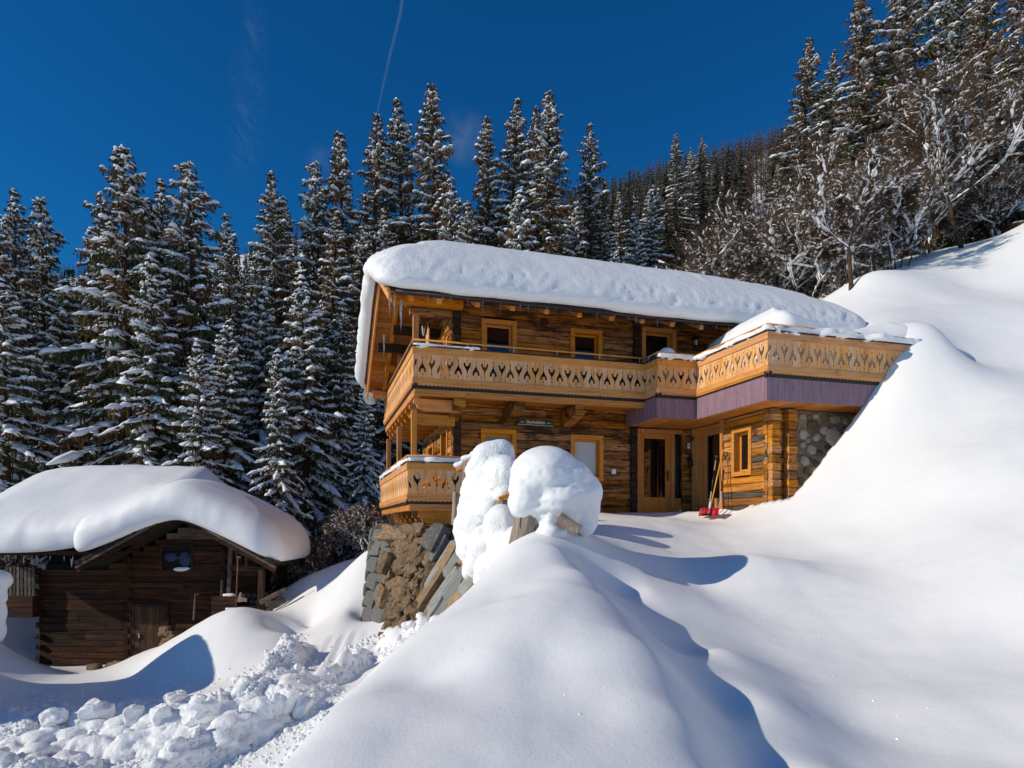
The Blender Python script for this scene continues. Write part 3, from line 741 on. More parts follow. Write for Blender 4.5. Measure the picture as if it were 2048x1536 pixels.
def parapet(parent, x0, y0, ang, Ln, ztop=4.0, name='balcony_parapet', rail=True, label=None, phase=0, snow=True, m=None):
    """one straight run of carved balustrade; local x along the run, outside is -y"""
    zt = ztop
    fr_ = MB()
    fr_.box((0, .03, zt-.99), (Ln, .06, zt-.95)); fr_.box((0, .03, zt-.20), (Ln, .07, zt-.14))
    p = fr_.build(name, M['plank'], parent, (x0, y0, 0), (0, 0, ang), label=label)
    n = max(1, round(Ln / BW)); w = Ln / n
    for i in range(n):
        b = obj('balcony_board', BM[(i + phase) % 2], p, (i*w, random.uniform(0, .003), zt-.82)); b.scale = (w / BW, 1, 1)
    MB().box((-.02, -.022, zt-.29), (Ln+.02, .0, zt-.135)).build('top_plank', M['plank'], p, bevel=.004)
    MB().box((-.03, -.05, zt-.135), (Ln+.03, .08, zt-.115)).build('cover_strip', M['flash'], p)
    MB().box((-.02, -.03, zt-.93), (Ln+.02, -.002, zt-.81)).build('lower_plank', M['plank'], p, bevel=.005)
    # scalloped trim
    pts = [(0, -.012, zt-.925)]; k = int(Ln / .09)
    for i in range(k):
        xa = i * Ln / k; wd = Ln / k
        for tt in range(1, 5): a = math.pi * tt / 5; pts.append((xa + wd * (.5 - .5*math.cos(a)), -.012, zt - .945 - .032*math.sin(a)))
        pts.append((xa + wd, -.012, zt - .945))
    pts.append((Ln, -.012, zt-.925))
    MB().poly(pts, (0, .018, 0)).build('scalloped_trim', M['plank'], p)
    MB().box((-.02, .012, zt-1.04), (Ln+.02, .09, zt-.93)).build('gap_shade_strip', M['flash'], p)  # dark strip standing in for the shaded gap below the scallops
    if rail:
        MB().tube([(0, -.0, zt+.01), (Ln, -.0, zt+.01)], .021, 8).build('handrail', M['plank'], p, smooth=True)
        k = max(2, round(Ln / .95)); me = None
        for i in range(k):
            if me is None: me = MB().box((-.006, -.006, zt-.135), (.006, .006, zt-.008)).box((-.02, -.024, zt-.02), (.02, .024, zt-.008)).mesh('rail_bracket', M['steel'])
            obj('rail_bracket', me, p, (.15 + i * (Ln - .3) / (k-1), 0, 0))
    return p
SNOWS = []
s1, t2, s3, t4, s5 = 4.51, -1.61, 5.53, -4.14, 9.75
parapet(chalet, -1.07, -1.0, 0, s1 + 1.07)
parapet(chalet, -1.07, 5.0, R(-90), 6.0, phase=1)
parapet(chalet, s1, -1.0, R(-90), -1.0 - t2)
parapet(chalet, s1, t2, 0, s3 - s1, phase=1)
parapet(chalet, s3, t2, R(-90), t2 - t4)
parapet(chalet, s3, t4, 0, s5 - s3)
LZ = 1.48
parapet(chalet, -1.2, -1.06, 0, 1.25, LZ, phase=1)
parapet(chalet, -1.2, 4.95, R(-90), 6.0, LZ)
# floors
def slab(name, x0, x1, y0, y1, z0, z1, mat): return MB().box((x0, y0, z0), (x1, y1, z1)).build(name, mat, chalet)
slab('balcony_floor', -1.02, s1 - .03, -.95, 0.0, 2.90, 2.97, M['soffit']); slab('gallery_floor', -1.02, -.004, .004, 4.9, 2.90, 2.97, M['soffit'])
slab('gallery_floor', -1.15, .3, -1.0, 4.9, .40, .46, M['soffit'])
# fascia beams
MB().box((-1.04, -1.0, 2.82), (s1 + .06, -.86, 2.955)).build('fascia_beam', M['beam'], chalet, bevel=.006)
obj('fascia_beam', MB().box((0, -.07, 2.80), (5.9, .07, 2.955)).mesh('fascia_beam', M['beam'], bevel=.006), chalet, (-.98, -.99, 0), (0, 0, R(90)))
MB().box((-1.16, -1.08, .31), (.05, -.92, .45)).build('fascia_beam', M['beam'], chalet, bevel=.006)
obj('fascia_beam', MB().box((0, -.07, .31), (5.9, .07, .45)).mesh('fascia_beam', M['beam'], bevel=.006), chalet, (-1.10, -1.06, 0), (0, 0, R(90)))
# purple cladding of the terrace edge: separate panels
def clad(x0, y0, ang, Ln, zb=2.50, zt=2.985, n=1):
    w = Ln / n
    for i in range(n):
        obj('cladding_panel', MB().box((.0015, 0, zb), (w - .0015, .04, zt)).mesh('cladding_panel', M['purple']), chalet, (x0 + i*w*math.cos(ang), y0 + i*w*math.sin(ang), 0), (0, 0, ang))
clad(4.50, -.02, R(-90), 1.55); clad(4.50, t2+.04, 0, 1.04); clad(s3+.01, t2+.04, R(-90), 2.5, n=1); clad(s3+.01, t4+.04, 0, 4.2, n=3)
slab('terrace_slab', s3+.06, 9.72, t4+.1, -.004, 2.62, 2.93, M['inside']); slab('terrace_slab', 4.56, s3+.04, t2+.1, -.004, 2.62, 2.93, M['inside'])
# terrace soffit of single boards running to the front
x = s3 + .05
for i in range(22):
    w = .19; MB().box((x, t4 + .08, 2.52 + random.uniform(0, .006)), (x + w - .006, -.01, 2.56)).build('soffit_board', M['soffit'], chalet); x += w
for i in range(5):
    MB().box((4.54 + i*.195, t2 + .08, 2.52), (4.54 + i*.195 + .19, -.01, 2.56)).build('soffit_board', M['soffit'], chalet)
# corbel logs under the front balcony
for sx in (-.02, 1.36, 2.87):
    me = MB().poly([(-.13, .0, 2.42), (-.13, -.10, 2.42), (-.13, -.82, 2.60), (-.13, -.92, 2.66), (-.13, -.92, 2.81), (-.13, .0, 2.81)], (.26, 0, 0)).mesh('corbel', M['log_front'], bevel=.01)
    obj('corbel', me, chalet, (sx, -.01, 0))
# joists with shaped ends carrying the galleries on the gable side
def joist(y, z0, x0, h=.26, w=.13, name='joist'):
    zt = z0 + h
    pts = [(0, -w/2, z0), (x0+.22, -w/2, z0), (x0+.10, -w/2, z0+.05), (x0+.06, -w/2, z0+.13), (x0, -w/2, z0+.16), (x0, -w/2, zt), (0, -w/2, zt)]
    obj(name, MB().poly(pts, (0, w, 0)).mesh(name, M['beam'], bevel=.005), chalet, (-.01, y, 0))
for i in range(9): joist(-.62 + i*.68, 2.54, -1.00)
joist(-.25, 2.28, -1.02, .24, .15)
for i in range(7): joist(-.95 + i*.9, .02, -.95, .30, .12)
MB().box((-.55, -.97, 0.02), (.45, -.82, .31)).build('floor_beam', M['beam'], chalet, bevel=.01)
MB().box((.10, -.8, .02), (.5, -.7, .31)).build('floor_beam', M['log_dark'], chalet)
# posts between the galleries, and one up to the eaves
for y in (-.55, 2.05, 4.55): MB().box((-1.05, y-.06, LZ-.12), (-.93, y+.06, 2.56)).build('gallery_post', M['beam_z'], chalet, bevel=.006)
MB().box((-.93, -.05, 2.97), (-.80, .09, 4.87)).build('gallery_post', M['beam_z'], chalet, bevel=.006)
MB().box((-.92, 3.0, 2.97), (-.80, 3.12, 4.75)).build('gallery_post', M['beam_z'], chalet, bevel=.006)
MB().beam((-1.25, 3.06, 4.30), (0, 3.06, 4.30), .14, .16).build('tie_beam', M['beam'], chalet, bevel=.006)
MB().beam((-1.2, 1.6, 4.95), (0, 1.6, 4.95), .18, .2).build('tie_beam', M['log_dark'], chalet, bevel=.006)
# carved wind-break boards standing at the gable corner of the upper balcony
for (x, y, w, zt_, ln) in ((-.50, .75, .36, 4.92, 0), (-.22, .45, .10, 4.30, .10), (-.10, .25, .09, 4.45, .12)):
    for k in range(3 if w > .2 else 1):
        yy = y - k*.14
        MB().poly([(x, yy-.065, 2.97), (x, yy+.065, 2.97), (x, yy+.065, zt_ - .1*k), (x, yy, zt_ - .1*k + (.06 if w < .2 else 0)), (x, yy-.065, zt_ - .12*k - .02)], (.03, 0, 0)).build('windbreak_board', M['board'], chalet)
# roof: two planes, rafters, purlins, barge boards, gutter
RZ, RT, SL = 5.95, .70, .52
def rz(t): return RZ - abs(t - RT) * SL
XL, XR = -1.60, 10.7
mb = MB()
for (ta, tb) in ((RT, -1.34), (RT, 4.55)):
    mb.poly([(XL, ta, rz(ta)), (XL, tb, rz(tb)), (XL, tb, rz(tb)+.06), (XL, ta, rz(ta)+.06)], (XR - XL, 0, 0))
mb.build('roof', M['flash'], chalet)
def rboard(ta, tb, x0, x1, lift=-.022, name='roof_board', mat='soffit'):
    MB().poly([(x0, ta, rz(ta)+lift), (x0, tb, rz(tb)+lift), (x0, tb, rz(tb)+lift+.02), (x0, ta, rz(ta)+lift+.02)], (x1-x0, 0, 0)).build(name, M[mat], chalet)
t = RT
while t > -1.30: rboard(t - .01, max(t - .16, -1.33), XL, .05); t -= .165
t = RT
while t < 4.5: rboard(t + .01, min(t + .16, 4.53), XL, .05); t += .165
t = -1.30
while t < -.02: rboard(t, min(t + .16, -.01), .05, XR); t += .165
for x in (-1.15, -.55):
    MB().beam((x, RT+.02, rz(RT)-.11), (x, 4.50, rz(4.5)-.11), .11, .16).build('rafter', M['beam'], chalet); MB().beam((x, RT-.02, rz(RT)-.11), (x, -1.28, rz(-1.28)-.11), .11, .16).build('rafter', M['beam'], chalet)
x = .3
while x < 10.8: MB().beam((x, -.02, rz(0)-.10), (x, -1.27, rz(-1.27)-.10), .11, .15).build('rafter', M['beam'], chalet); x += .8
for (y, zz, mt) in ((RT, -.28, 'beam'), (2.5, -.30, 'log_dark'), (4.25, -.30, 'beam'), (-.65, -.27, 'beam')):
    MB().beam((-1.50, y, rz(y)+zz), (.1, y, rz(y)+zz), .17, .20).build('purlin', M[mt], chalet, bevel=.006)
for (ta, tb, nm) in ((RT+.0, 4.58, 'barge_board'), (RT-.0, -1.32, 'barge_board')):
    MB().poly([(XL-.035, ta, rz(ta)+.05), (XL-.035, tb, rz(tb)+.05), (XL-.035, tb, rz(tb)-.20), (XL-.035, ta, rz(ta)-.20)], (.045, 0, 0)).build(nm, M['plank'], chalet)
    MB().poly([(XL-.06, ta, rz(ta)+.07), (XL-.06, tb, rz(tb)+.07), (XL-.06, tb, rz(tb)-.03), (XL-.06, ta, rz(ta)-.03)], (.022, 0, 0)).build('cover_board', M['beam'], chalet)
def halfpipe(x0, x1, y, z, r):
    v = []; f = []; n = 9
    for X_ in (x0, x1):
        for rr in (r, r-.008):
            for k in range(n): a = math.pi + math.pi*k/(n-1); v.append((X_, y + rr*math.cos(a), z + rr*math.sin(a)))
    for k in range(n-1):
        f.append((k, k+1, 2*n+k+1, 2*n+k)); f.append((n+k, 3*n+k, 3*n+k+1, n+k+1)); f.append((k, n+k, n+k+1, k+1)); f.append((2*n+k, 2*n+k+1, 3*n+k+1, 3*n+k))
    f += [(0, 2*n, 3*n, n), (n-1, 2*n-1, 4*n-1, 3*n-1)]
    return v, f
v, f = halfpipe(-1.50, XR, -1.40, 4.88, .065)
obj('gutter', nmesh('gutter', v, f, M['gutter'], True), chalet)
MB().box((-1.5, -1.47, 4.875), (XR, -1.462, 4.91)).build('gutter_lip', M['gutter'], chalet)
# vent plug high on the wall
obj('vent_cover', MB().tube([(0, -.05, 0), (0, .03, 0)], .10, 12).mesh('vent_cover', M['log_dark']), chalet, (2.28, 0, 4.98))
# satellite dish on the back corner of the gallery
bm = bmesh.new(); vs = []
for i in range(6):
    r = .38 * i / 5
    vs.append([bm.verts.new((.10 * (r/.38)**2 - .10, r*math.cos(a), r*1.12*math.sin(a))) for a in [2*math.pi*k/20 for k in range(20)]] if i else [bm.verts.new((-.10, 0, 0))])
for i in range(1, 6):
    for k in range(20):
        if i == 1: bm.faces.new((vs[0][0], vs[1][k], vs[1][(k+1) % 20]))
        else: bm.faces.new((vs[i-1][k], vs[i][k], vs[i][(k+1) % 20], vs[i-1][(k+1) % 20]))
r = bmesh.ops.solidify(bm, geom=bm.faces[:], thickness=.012)
me = bpy.data.meshes.new('satellite_dish'); bm.to_mesh(me); bm.free(); me.materials.append(M['dish']); me.polygons.foreach_set('use_smooth', [True]*len(me.polygons))
dsh = obj('satellite_dish', me, chalet, (-1.42, 4.75, 3.98), (0, R(14), R(48)), label='pale grey green oval satellite dish under the back of the eaves')
MB().tube([(-.1, 0, 0), (.35, 0, -.30)], .012, 6).tube([(.33, 0, -.31), (.37, 0, -.27)], .03, 8).build('feed_arm', M['steel'], dsh)
MB().tube([(-1.30, 4.7, 3.95), (-1.0, 4.7, 4.1), (-1.0, 4.7, 4.7)], .02, 6).build('dish_mount', M['steel'], chalet)
# name board with its blackletter-like words
sg = MB().box((-.455, -.03, -.06), (.455, 0, .06)).build('name_board', M['green'], chalet, (2.05, -.018, 2.50), (0, R(.5), 0), label='long dark green name board with pale lettering')
def text_mesh(s, size, mat, name, sx=.72, ext=.004):
    c = bpy.data.curves.new(name, 'FONT'); c.body = s; c.size = size; c.extrude = ext; c.align_x = 'CENTER'; c.align_y = 'CENTER'; c.offset = .0016; c.space_character = 1.02
    o = bpy.data.objects.new(name, c); col.objects.link(o); dg = bpy.context.evaluated_depsgraph_get()
    me = bpy.data.meshes.new_from_object(o.evaluated_get(dg)); bpy.data.objects.remove(o); bpy.data.curves.remove(c)
    me.name = name; me.materials.clear(); me.materials.append(mat); me.transform(Matrix.Diagonal((sx, 1, 1, 1))); return me
obj('lettering', text_mesh('Oberholzlehen', .115, M['letter'], 'lettering', .70), sg, (0, -.033, .004), (R(90), 0, 0))
for s_ in (-1, 1):
    m_ = MB()
    for (dx, w, h) in ((.305, .006, .008), (.325, .016, .016), (.348, .016, .018), (.375, .022, .006)):
        m_.poly([(s_*(dx-w), -.034, 0), (s_*dx, -.034, -h), (s_*(dx+w), -.034, 0), (s_*dx, -.034, h)], (0, .004, 0))
    m_.build('ornament', M['letter'], sg)
MB().box((-.46, -.036, -.068), (.46, .0, -.060)).build('sign_edge', M['letter'], sg)
# small white box near the door, lantern upstairs, number plate and dark lamp in the recess
MB().tube([(4.14, -.02, 1.35), (4.14, -.09, 1.35)], [.055, .055], 4).box((4.085, -.085, 1.29), (4.195, -.0, 1.42)).build('wall_box', M['white'], chalet, bevel=.01, label='small white box on the log wall left of the entrance')
ln = MB().box((6.42, -.16, 4.86), (6.54, -.05, 4.88)).box((6.47, -.06, 4.90), (6.49, 0, 4.92)).poly([(6.42, -.16, 4.88), (6.54, -.16, 4.88), (6.51, -.13, 4.95), (6.45, -.13, 4.95)], (0, .09, 0)).box((6.43, -.15, 4.72), (6.44, -.14, 4.86)).box((6.52, -.15, 4.72), (6.53, -.14, 4.86)).box((6.43, -.15, 4.70), (6.53, -.06, 4.72)).build('wall_lantern', M['iron'], chalet, label='black wall lantern beside the upper right window')
MB().box((6.445, -.135, 4.72), (6.515, -.075, 4.86)).build('lantern_glass', M['white'], ln)
pl_ = MB().box((6.235, -.115, 2.0), (6.31, -.10, 2.14)).build('number_plate', M['white'], chalet, label='small white plate with black figures in the entrance recess')
obj('lettering', text_mesh('17', .07, M['black'], 'lettering', .8, .002), pl_, (6.272, -.117, 2.075), (R(90), 0, 0))
MB().tube([(6.34, -.12, 2.22), (6.34, -.22, 2.26)], [.03, .05], 8).build('porch_lamp', M['black'], chalet, smooth=True)
MB().tube([(6.25, -.10, 1.75), (6.27, -.16, 1.68), (6.30, -.17, 1.55), (6.27, -.12, 1.50)], [.03, .06, .055, .02], 7).tube([(6.30, -.11, 1.85), (6.30, -.11, 1.15)], .012, 5).build('iron_bell_pull', M['iron'], chalet, smooth=True)
# antlers hung beside the gable post
an_ = thing('antlers', 'curved deer antlers hung on the gallery beside the corner post', 'antlers', tuple(HL(-.66, .12, 4.62)), YAW)
for s_ in (-1, 1):
    MB().tube([(0, 0, 0), (s_*.06, -.05, .10), (s_*.20, -.08, .17), (s_*.27, -.06, .32)], [.02, .018, .014, .004], 6).tube([(s_*.06, -.05, .10), (s_*.05, -.16, .16)], [.012, .003], 5).tube([(s_*.20, -.08, .17), (s_*.20, -.18, .24)], [.011, .003], 5).build('antler', M['bone'], an_, smooth=True)
MB().poly([(-.045, 0, .05), (.045, 0, .05), (.03, 0, -.12), (0, 0, -.2), (-.03, 0, -.12)], (0, .05, 0)).build('skull', M['skull'], an_, bevel=.01)
MB().poly([(-.10, .055, .10), (.10, .055, .10), (.08, .055, -.12), (0, .055, -.24), (-.08, .055, -.12)], (0, .02, 0)).build('mount_board', M['log_dark'], an_)

# ------------------------------------------------------------------ snow on the chalet
def house_obj(name, me, s, t, z, label, cat='snow', group=None, rz_=0, kind=None):
    o = obj(name, me, None, tuple(HL(s, t, z)), (0, 0, YAW + rz_)); tag(o, label, cat, group, kind); return o
hx, hy = (XR + .05 - (XL - .22)) / 2, (4.75 + 1.50) / 2
cx_, cy_ = (XR + .05 + XL - .22) / 2, (4.75 - 1.50) / 2
def rbase(x, y):
    tt = y + cy_ - RT
    return RZ + .07 - np.sqrt(tt*tt + .25) * SL + .26 * .0 + SL * .12
def rlump(x, y, z, h, fr):
    # rippled, slumped band low on the front face
    w = np.clip(1 - np.abs((y + hy) - .15) / .6, 0, 1) * np.clip(fr * 5, 0, 1) * np.clip((.80 - fr) * 4, 0, 1)
    r = (.5 - np.abs(fbm(x*3.0 - z*2.2, z*6.0, 3.3, 4))) * 2
    y = y - w * .055 * r; z = z + w * .03 * r
    w2 = np.clip(1 - np.abs(x + hx) / .5, 0, 1)
    x = x - w2 * .07 * (.5 - np.abs(fbm(y*3, z*3, 1.2, 4))) * 2 * np.clip(fr*4, 0, 1)
    z = z - np.clip(.2 - fr, 0, .2) * .22 * (.6 + fbm(x*1.3, y*1.3, 0, 3)) + .012*np.clip(fr*4,0,1)*fbm(x*5, y*5, z*5, 3)
    return x, y, z
me = pillow('roof_snow', hx, hy, .93, M['snow_roof'], rbase, Rr=.5, bulge=.12, nse=.035, seed=3, per=.06, lump=rlump, floor=False,
            taper=lambda x, y: 1.0 - .20*np.clip((x - 2)/6, 0, 1) - .10*np.clip((-x-5)/1.6, 0, 1),
            prof=[(.10,0),(.0,.01),(-.06,.05),(-.10,.10),(-.13,.16),(-.14,.22),(-.14,.28),(-.13,.34),(-.10,.40),(-.07,.46),(-.03,.52),(.02,.57),(.08,.63),(.14,.68),(.21,.73),(.29,.78),(.38,.83),(.48,.87),(.58,.905),(.70,.935),(.84,.96),(1.0,.98)])
house_obj('roof_snow', me, cx_, cy_, 0, 'thick smooth blanket of snow over the whole chalet roof', 'snow')
def cap(s0, s1_, t0, t1, z, H, label, hook=.05, name='rail_snow', mat='snow', nse=.25, seed=0, group='snow lying on the balcony rails'):
    Lx = math.hypot(s1_-s0, t1-t0); a = math.atan2(t1-t0, s1_-s0)
    def lp(x, y, z_, h, fr):
        z_ = z_ - np.clip(.12 - fr, 0, .12) * .45 * np.clip(fbm(x*5.3+seed, 0*x, 1.0, 3)*3, 0, 1)
        return x, y, z_
    me = pillow(name, Lx/2, .065, H, M[mat], None, Rr=.05, bulge=.02, nse=nse, seed=seed, per=.07, lump=lp, prof=[(.02,0),(-.01,.2),(-.015,.5),(.0,.8),(.03,.97)])
    house_obj(name, me, (s0+s1_)/2, (t0+t1)/2, z, label, 'snow', group, a)
cap(-1.07, .4, -.97, -.97, 3.885, .05, 'thin snow strip on the left end of the front balcony rail', seed=1)
cap(s1, s3, t2+.02, t2+.02, 3.885, .10, 'snow strip on the short rail of the terrace corner', seed=2)
cap(s3+.02, s3+.02, t2, t4, 3.885, .09, 'snow strip on the sunny left rail of the terrace', seed=3)
cap(s3, 9.3, t4+.02, t4+.02, 3.885, .11, 'snow strip along the front rail of the terrace', seed=4, nse=.5)
cap(-1.2, .0, -1.03, -1.03, LZ-.115, .10, 'snow strip on the front rail of the lower gallery', seed=5)
cap(-1.17, -1.17, -1.0, 4.8, LZ-.115, .09, 'snow strip on the long side rail of the lower gallery', seed=6)
# deep drift filling the terrace
def tb(x, y): return np.zeros_like(x)
def ttp(x, y):
    g = lambda a, b, s, t: np.exp(-((x-a)/s)**2 - ((y-b)/t)**2)
    return np.interp(x + 7.88, [5.6, 5.85, 6.3, 6.8, 7.5, 8.2, 8.8, 9.5, 10.1], [1.0, 1.1, 1.66, 1.55, 1.40, 1.28, 1.42, 1.66, 1.6]) / 1.12 * (1 - .12*np.clip(y/1.5, 0, 1))
me = pillow('terrace_snow', 2.2, 1.80, 1.12, M['snow'], tb, Rr=.5, bulge=.05, nse=.05, seed=9, taper=ttp, per=.08)
house_obj('terrace_snow', me, 7.88, -2.16, 2.94, 'deep snow drift filling the terrace behind its carved rail', 'snow')
me = blobs('balcony_snow', [(0, 0, 0, .26, .22, .30), (.1, 0, -.2, .3, .2, .3)], M['snow'], .04, .02)
house_obj('snow_heap', me, 4.95, -1.25, 3.95, 'rounded snow heap behind the short terrace rail', 'snow', 'small snow heaps on the upper balcony')
me = blobs('snow_heap', [(0, 0, 0, .16, .14, .12), (.07, 0, .10, .07, .07, .14)], M['snow'], .03, .02, seed=4)
house_obj('snow_heap', me, 5.42, -1.0, 3.98, 'small pointed snow lump at the inner corner of the terrace', 'snow', 'small snow heaps on the upper balcony')
me = blobs('snow_heap', [(0, 0, 0, .30, .22, .10), (.25, .05, -.02, .25, .2, .09)], M['snow'], .03, .02, seed=5)
house_obj('snow_heap', me, -.75, -.70, 1.46, 'low snow heap behind the front rail of the lower gallery', 'snow')
# icicles
def icicle(p, Ln, r, label, group):
    n = 7; pts = [(0.004*math.sin(k*2.1), 0.003*math.cos(k*1.7), -Ln*k/(n-1)) for k in range(n)]
    rr = [r * (1 - (k/(n-1))**1.1) * (1 + .15*math.sin(k*2.6)) + .0012 for k in range(n)]
    o = MB().tube(pts, rr, 6).build('icicle', M['ice'], None, tuple(p), smooth=True); tag(o, label, 'icicle', group)
for (px, py, t, ln, r, w) in ((779, 592, -1.25, .42, .022, 'leftmost long icicle under the gable end of the gutter'), (789, 588, -1.3, .52, .026, 'second long icicle below the left end of the gutter'), (802, 600, -1.2, .66, .034, 'longest thick icicle below the left end of the gutter'), (768, 670, .9, .55, .024, 'icicle hanging from the barge board below the ridge')):
    Y = 13.7 if t < 0 else 15.6
    p = W(px, py, Y); icicle(p, ln, r, w, None)
k = 0
for i in range(34):
    s_ = -.9 + i * .335 + random.uniform(-.12, .12)
    if s_ > 9.5: break
    icicle(HL(s_, -1.47, 4.88 - .05), random.uniform(.05, .26) * (1.6 if i % 9 == 4 else 1), random.uniform(.006, .010), 'thin short icicle hanging from the gutter along the snowy eaves', 'icicles along the front gutter')
# ------------------------------------------------------------------ retaining wall
def lerp(a, b, t): return [x + (y - x) * t for x, y in zip(a, b)]
TOP = [P(746,1052,17.6), P(752,1058,16.4), P(800,1062,14.75), P(892,1062,14.0), P(950,1075,13.0), P(1040,1100,11.6)]
BOT = [P(722,1260,16.0), P(726,1262,15.0), P(772,1318,13.2), P(850,1275,12.35), P(905,1262,11.7), P(968,1215,10.6)]
def wallpt(u, v, out=0.0):
    """u 0..5 along the wall, v 0 (foot) .. 1 (top)"""
    i = min(int(u), 4); f = u - i
    t = Vector(lerp(TOP[i], TOP[i+1], f)); b = Vector(lerp(BOT[i], BOT[i+1], f))
    p = b.lerp(t, v)
    du = Vector(TOP[i+1]) - Vector(TOP[i]); n = du.cross(t - b).normalized()
    if n.dot(-p) < 0: n = -n
    return p + n * out, n, (t - b).normalized()
rw = thing('retaining_wall', 'rough stone retaining wall with brown earth bank under the lower gallery', 'wall', tuple(wallpt(2, 0)[0]))
ro = Vector(rw.location)
nu, nv = 220, 100; vs = []
for j in range(nv):
    for i in range(nu):
        u = 5 * i / (nu-1); v = -.12 + 1.12 * j / (nv-1)
        p, n, up = wallpt(u, v)
        p = np.array(p); mid = math.exp(-((u - 2.45) / .55) ** 2)
        dd = .14 * float(fbm(p[0]*2.2, p[1]*2.2, p[2]*2.2, 4)) + .30 * mid * float(fbm(p[0]*5.0, p[1]*5.0, p[2]*2.2 + 5, 5)) + .10 * mid * (.5 - abs(float(fbm(p[0]*11, p[1]*11, p[2]*5, 3)))) + .18 * mid * math.sin(max(0, min(1, v)) * math.pi) - (.10 if u < 1.9 or u > 3.1 else 0.02)
        vs.append(np.array(n) * dd + p - np.array(ro))
ii = np.arange(nu-1)[None] + np.arange(nv-1)[:, None] * nu
core_ = obj('earth_bank', nmesh('earth_bank', vs, np.stack([ii, ii+1, ii+1+nu, ii+nu], -1).reshape(-1, 4), M['earth'], True), rw, label='rough brown earth and roots between the stones')
def wall_stone(mesh, u, v, w, h, dpt, roll=0, out=0.0, name='stone'):
    p, n, up = wallpt(u, v, out)
    side = Vector((0, 0, 1)).cross(n).normalized(); upp = n.cross(side)
    m = Matrix((side, n, upp)).transposed().to_4x4() @ Matrix.Rotation(roll, 4, 'Y')
    o = obj(name, mesh, rw); o.matrix_local = Matrix.Translation(p - ro) @ m @ Matrix.Diagonal((w, dpt, h, 1)); return o
def block_mesh(seed, mat, name='stone', rnd=.22, rough=.05):
    bm = bmesh.new(); bmesh.ops.create_cube(bm, size=2); bmesh.ops.subdivide_edges(bm, edges=bm.edges[:], cuts=3, use_grid_fill=True)
    v = np.array([q.co[:] for q in bm.verts]); g = np.random.default_rng(seed)
    sh_ = g.uniform(-.16, .16, 4); p = 9; r = (np.abs(v)**p).sum(1)**(-1/p) * np.abs(v).max(1); v = v * r[:, None]
    v[:, 0] += sh_[0]*v[:, 2]; v[:, 2] += sh_[1]*v[:, 0]; v[:, 0] *= 1 + sh_[2]*v[:, 2]; v[:, 2] *= 1 + sh_[3]*v[:, 0]
    v = v * (1 + rough*2*fbm(v[:,0]*1.4+seed*3.1, v[:,1]*1.4, v[:,2]*1.4, 3))[:, None]
    for q, c in zip(bm.verts, v): q.co = c
    bmesh.ops.triangulate(bm, faces=bm.faces[:])
    me = bpy.data.meshes.new(name); bm.to_mesh(me); bm.free(); me.materials.append(mat); return me
gm = [block_mesh(40+i, M['granite']) for i in range(6)]
for (u0, u1, vlist) in ((.35, .95, (.05,.20,.36,.52,.66,.80,.93)), (1.0, 1.42, (.04,.18,.33,.49,.64,.80,.93)), (1.46, 1.86, (.10,.27,.44,.60,.76,.90))):
    for k, v in enumerate(vlist):
        uu = (u0+u1)/2 + random.uniform(-.04, .04)
        a = wallpt(u0, v)[0]; b = wallpt(u1, v)[0]
        H_ = (wallpt(uu, 1)[0] - wallpt(uu, 0)[0]).length; dv = (vlist[min(k+1, len(vlist)-1)] - vlist[max(k-1, 0)]) / (2 if 0 < k < len(vlist)-1 else 1)
        wall_stone(random.choice(gm), uu, v, (a-b).length/2 * .93, H_ * dv / 2 * .90, .13, random.uniform(-.05, .05), -.02)
rm = [block_mesh(60+i, M['rubble'], rough=.22) for i in range(8)]
for k in range(230):
    v = random.random() ** .6; u = 2.30 + random.gauss(0, .30) + .2 * (v - .5)
    if not 1.8 < u < 3.0: continue
    s_ = random.uniform(.03, .11) if k % 4 else random.uniform(.08, .15)
    wall_stone(random.choice(rm), u, v, s_, s_ * random.uniform(.6, 1.1), s_ * .9, random.uniform(-3, 3), .03 + .12 * math.exp(-((u-2.45)/.55)**2))
for (u, v, w, h) in ((2.05,.93,.42,.16),(2.45,.97,.3,.12),(1.92,.70,.22,.26),(1.95,.45,.2,.22),(2.9,.88,.20,.34)):
    wall_stone(random.choice(gm if u > 2.8 else rm), u, v, w, h, .22, random.uniform(-.2,.2), .08)
sl_g = [block_mesh(80+i, M['greyslab'], rough=.10) for i in range(4)]; sl_t = [block_mesh(90+i, M['tanslab'], rough=.10) for i in range(4)]
for (u, v, w, h, roll, t_) in ((2.93,.80,.16,.36,.10,0),(3.05,.42,.14,.52,.20,1),(3.22,.62,.10,.60,.16,0),(3.30,.22,.15,.40,.22,1),(3.45,.72,.16,.34,.12,1),(3.55,.36,.14,.55,.2,0),(3.74,.70,.16,.42,.16,0),(3.82,.25,.13,.46,.24,0),(4.0,.48,.18,.50,.2,0),(4.2,.30,.16,.40,.2,1),(4.12,.80,.18,.30,.1,1),(4.42,.5,.2,.42,.2,0),(4.6,.25,.18,.3,.2,1),(4.75,.6,.2,.4,.15,0),(3.15,.08,.18,.2,.3,1),(3.6,.02,.2,.2,.3,1),(4.9,.35,.2,.3,.2,1)):
    wall_stone(random.choice(sl_t if t_ else sl_g), u, v, w, h, .13, roll, .06)
# old sill timber between the wall and the gallery
MB().beam(wallpt(1.1, 1.02, -.15)[0] - ro, wallpt(2.7, 1.0, -.15)[0] - ro, .3, .30).build('sill_timber', M['barn_grey'], rw, bevel=.01)
MB().beam(wallpt(1.7, 1.0, .03)[0] - ro, wallpt(1.7, 1.0, .03)[0] - ro + Vector((0, 0, .32)), .1, .1, (1, 0, 0)).build('prop_post', M['barn_grey'], rw)
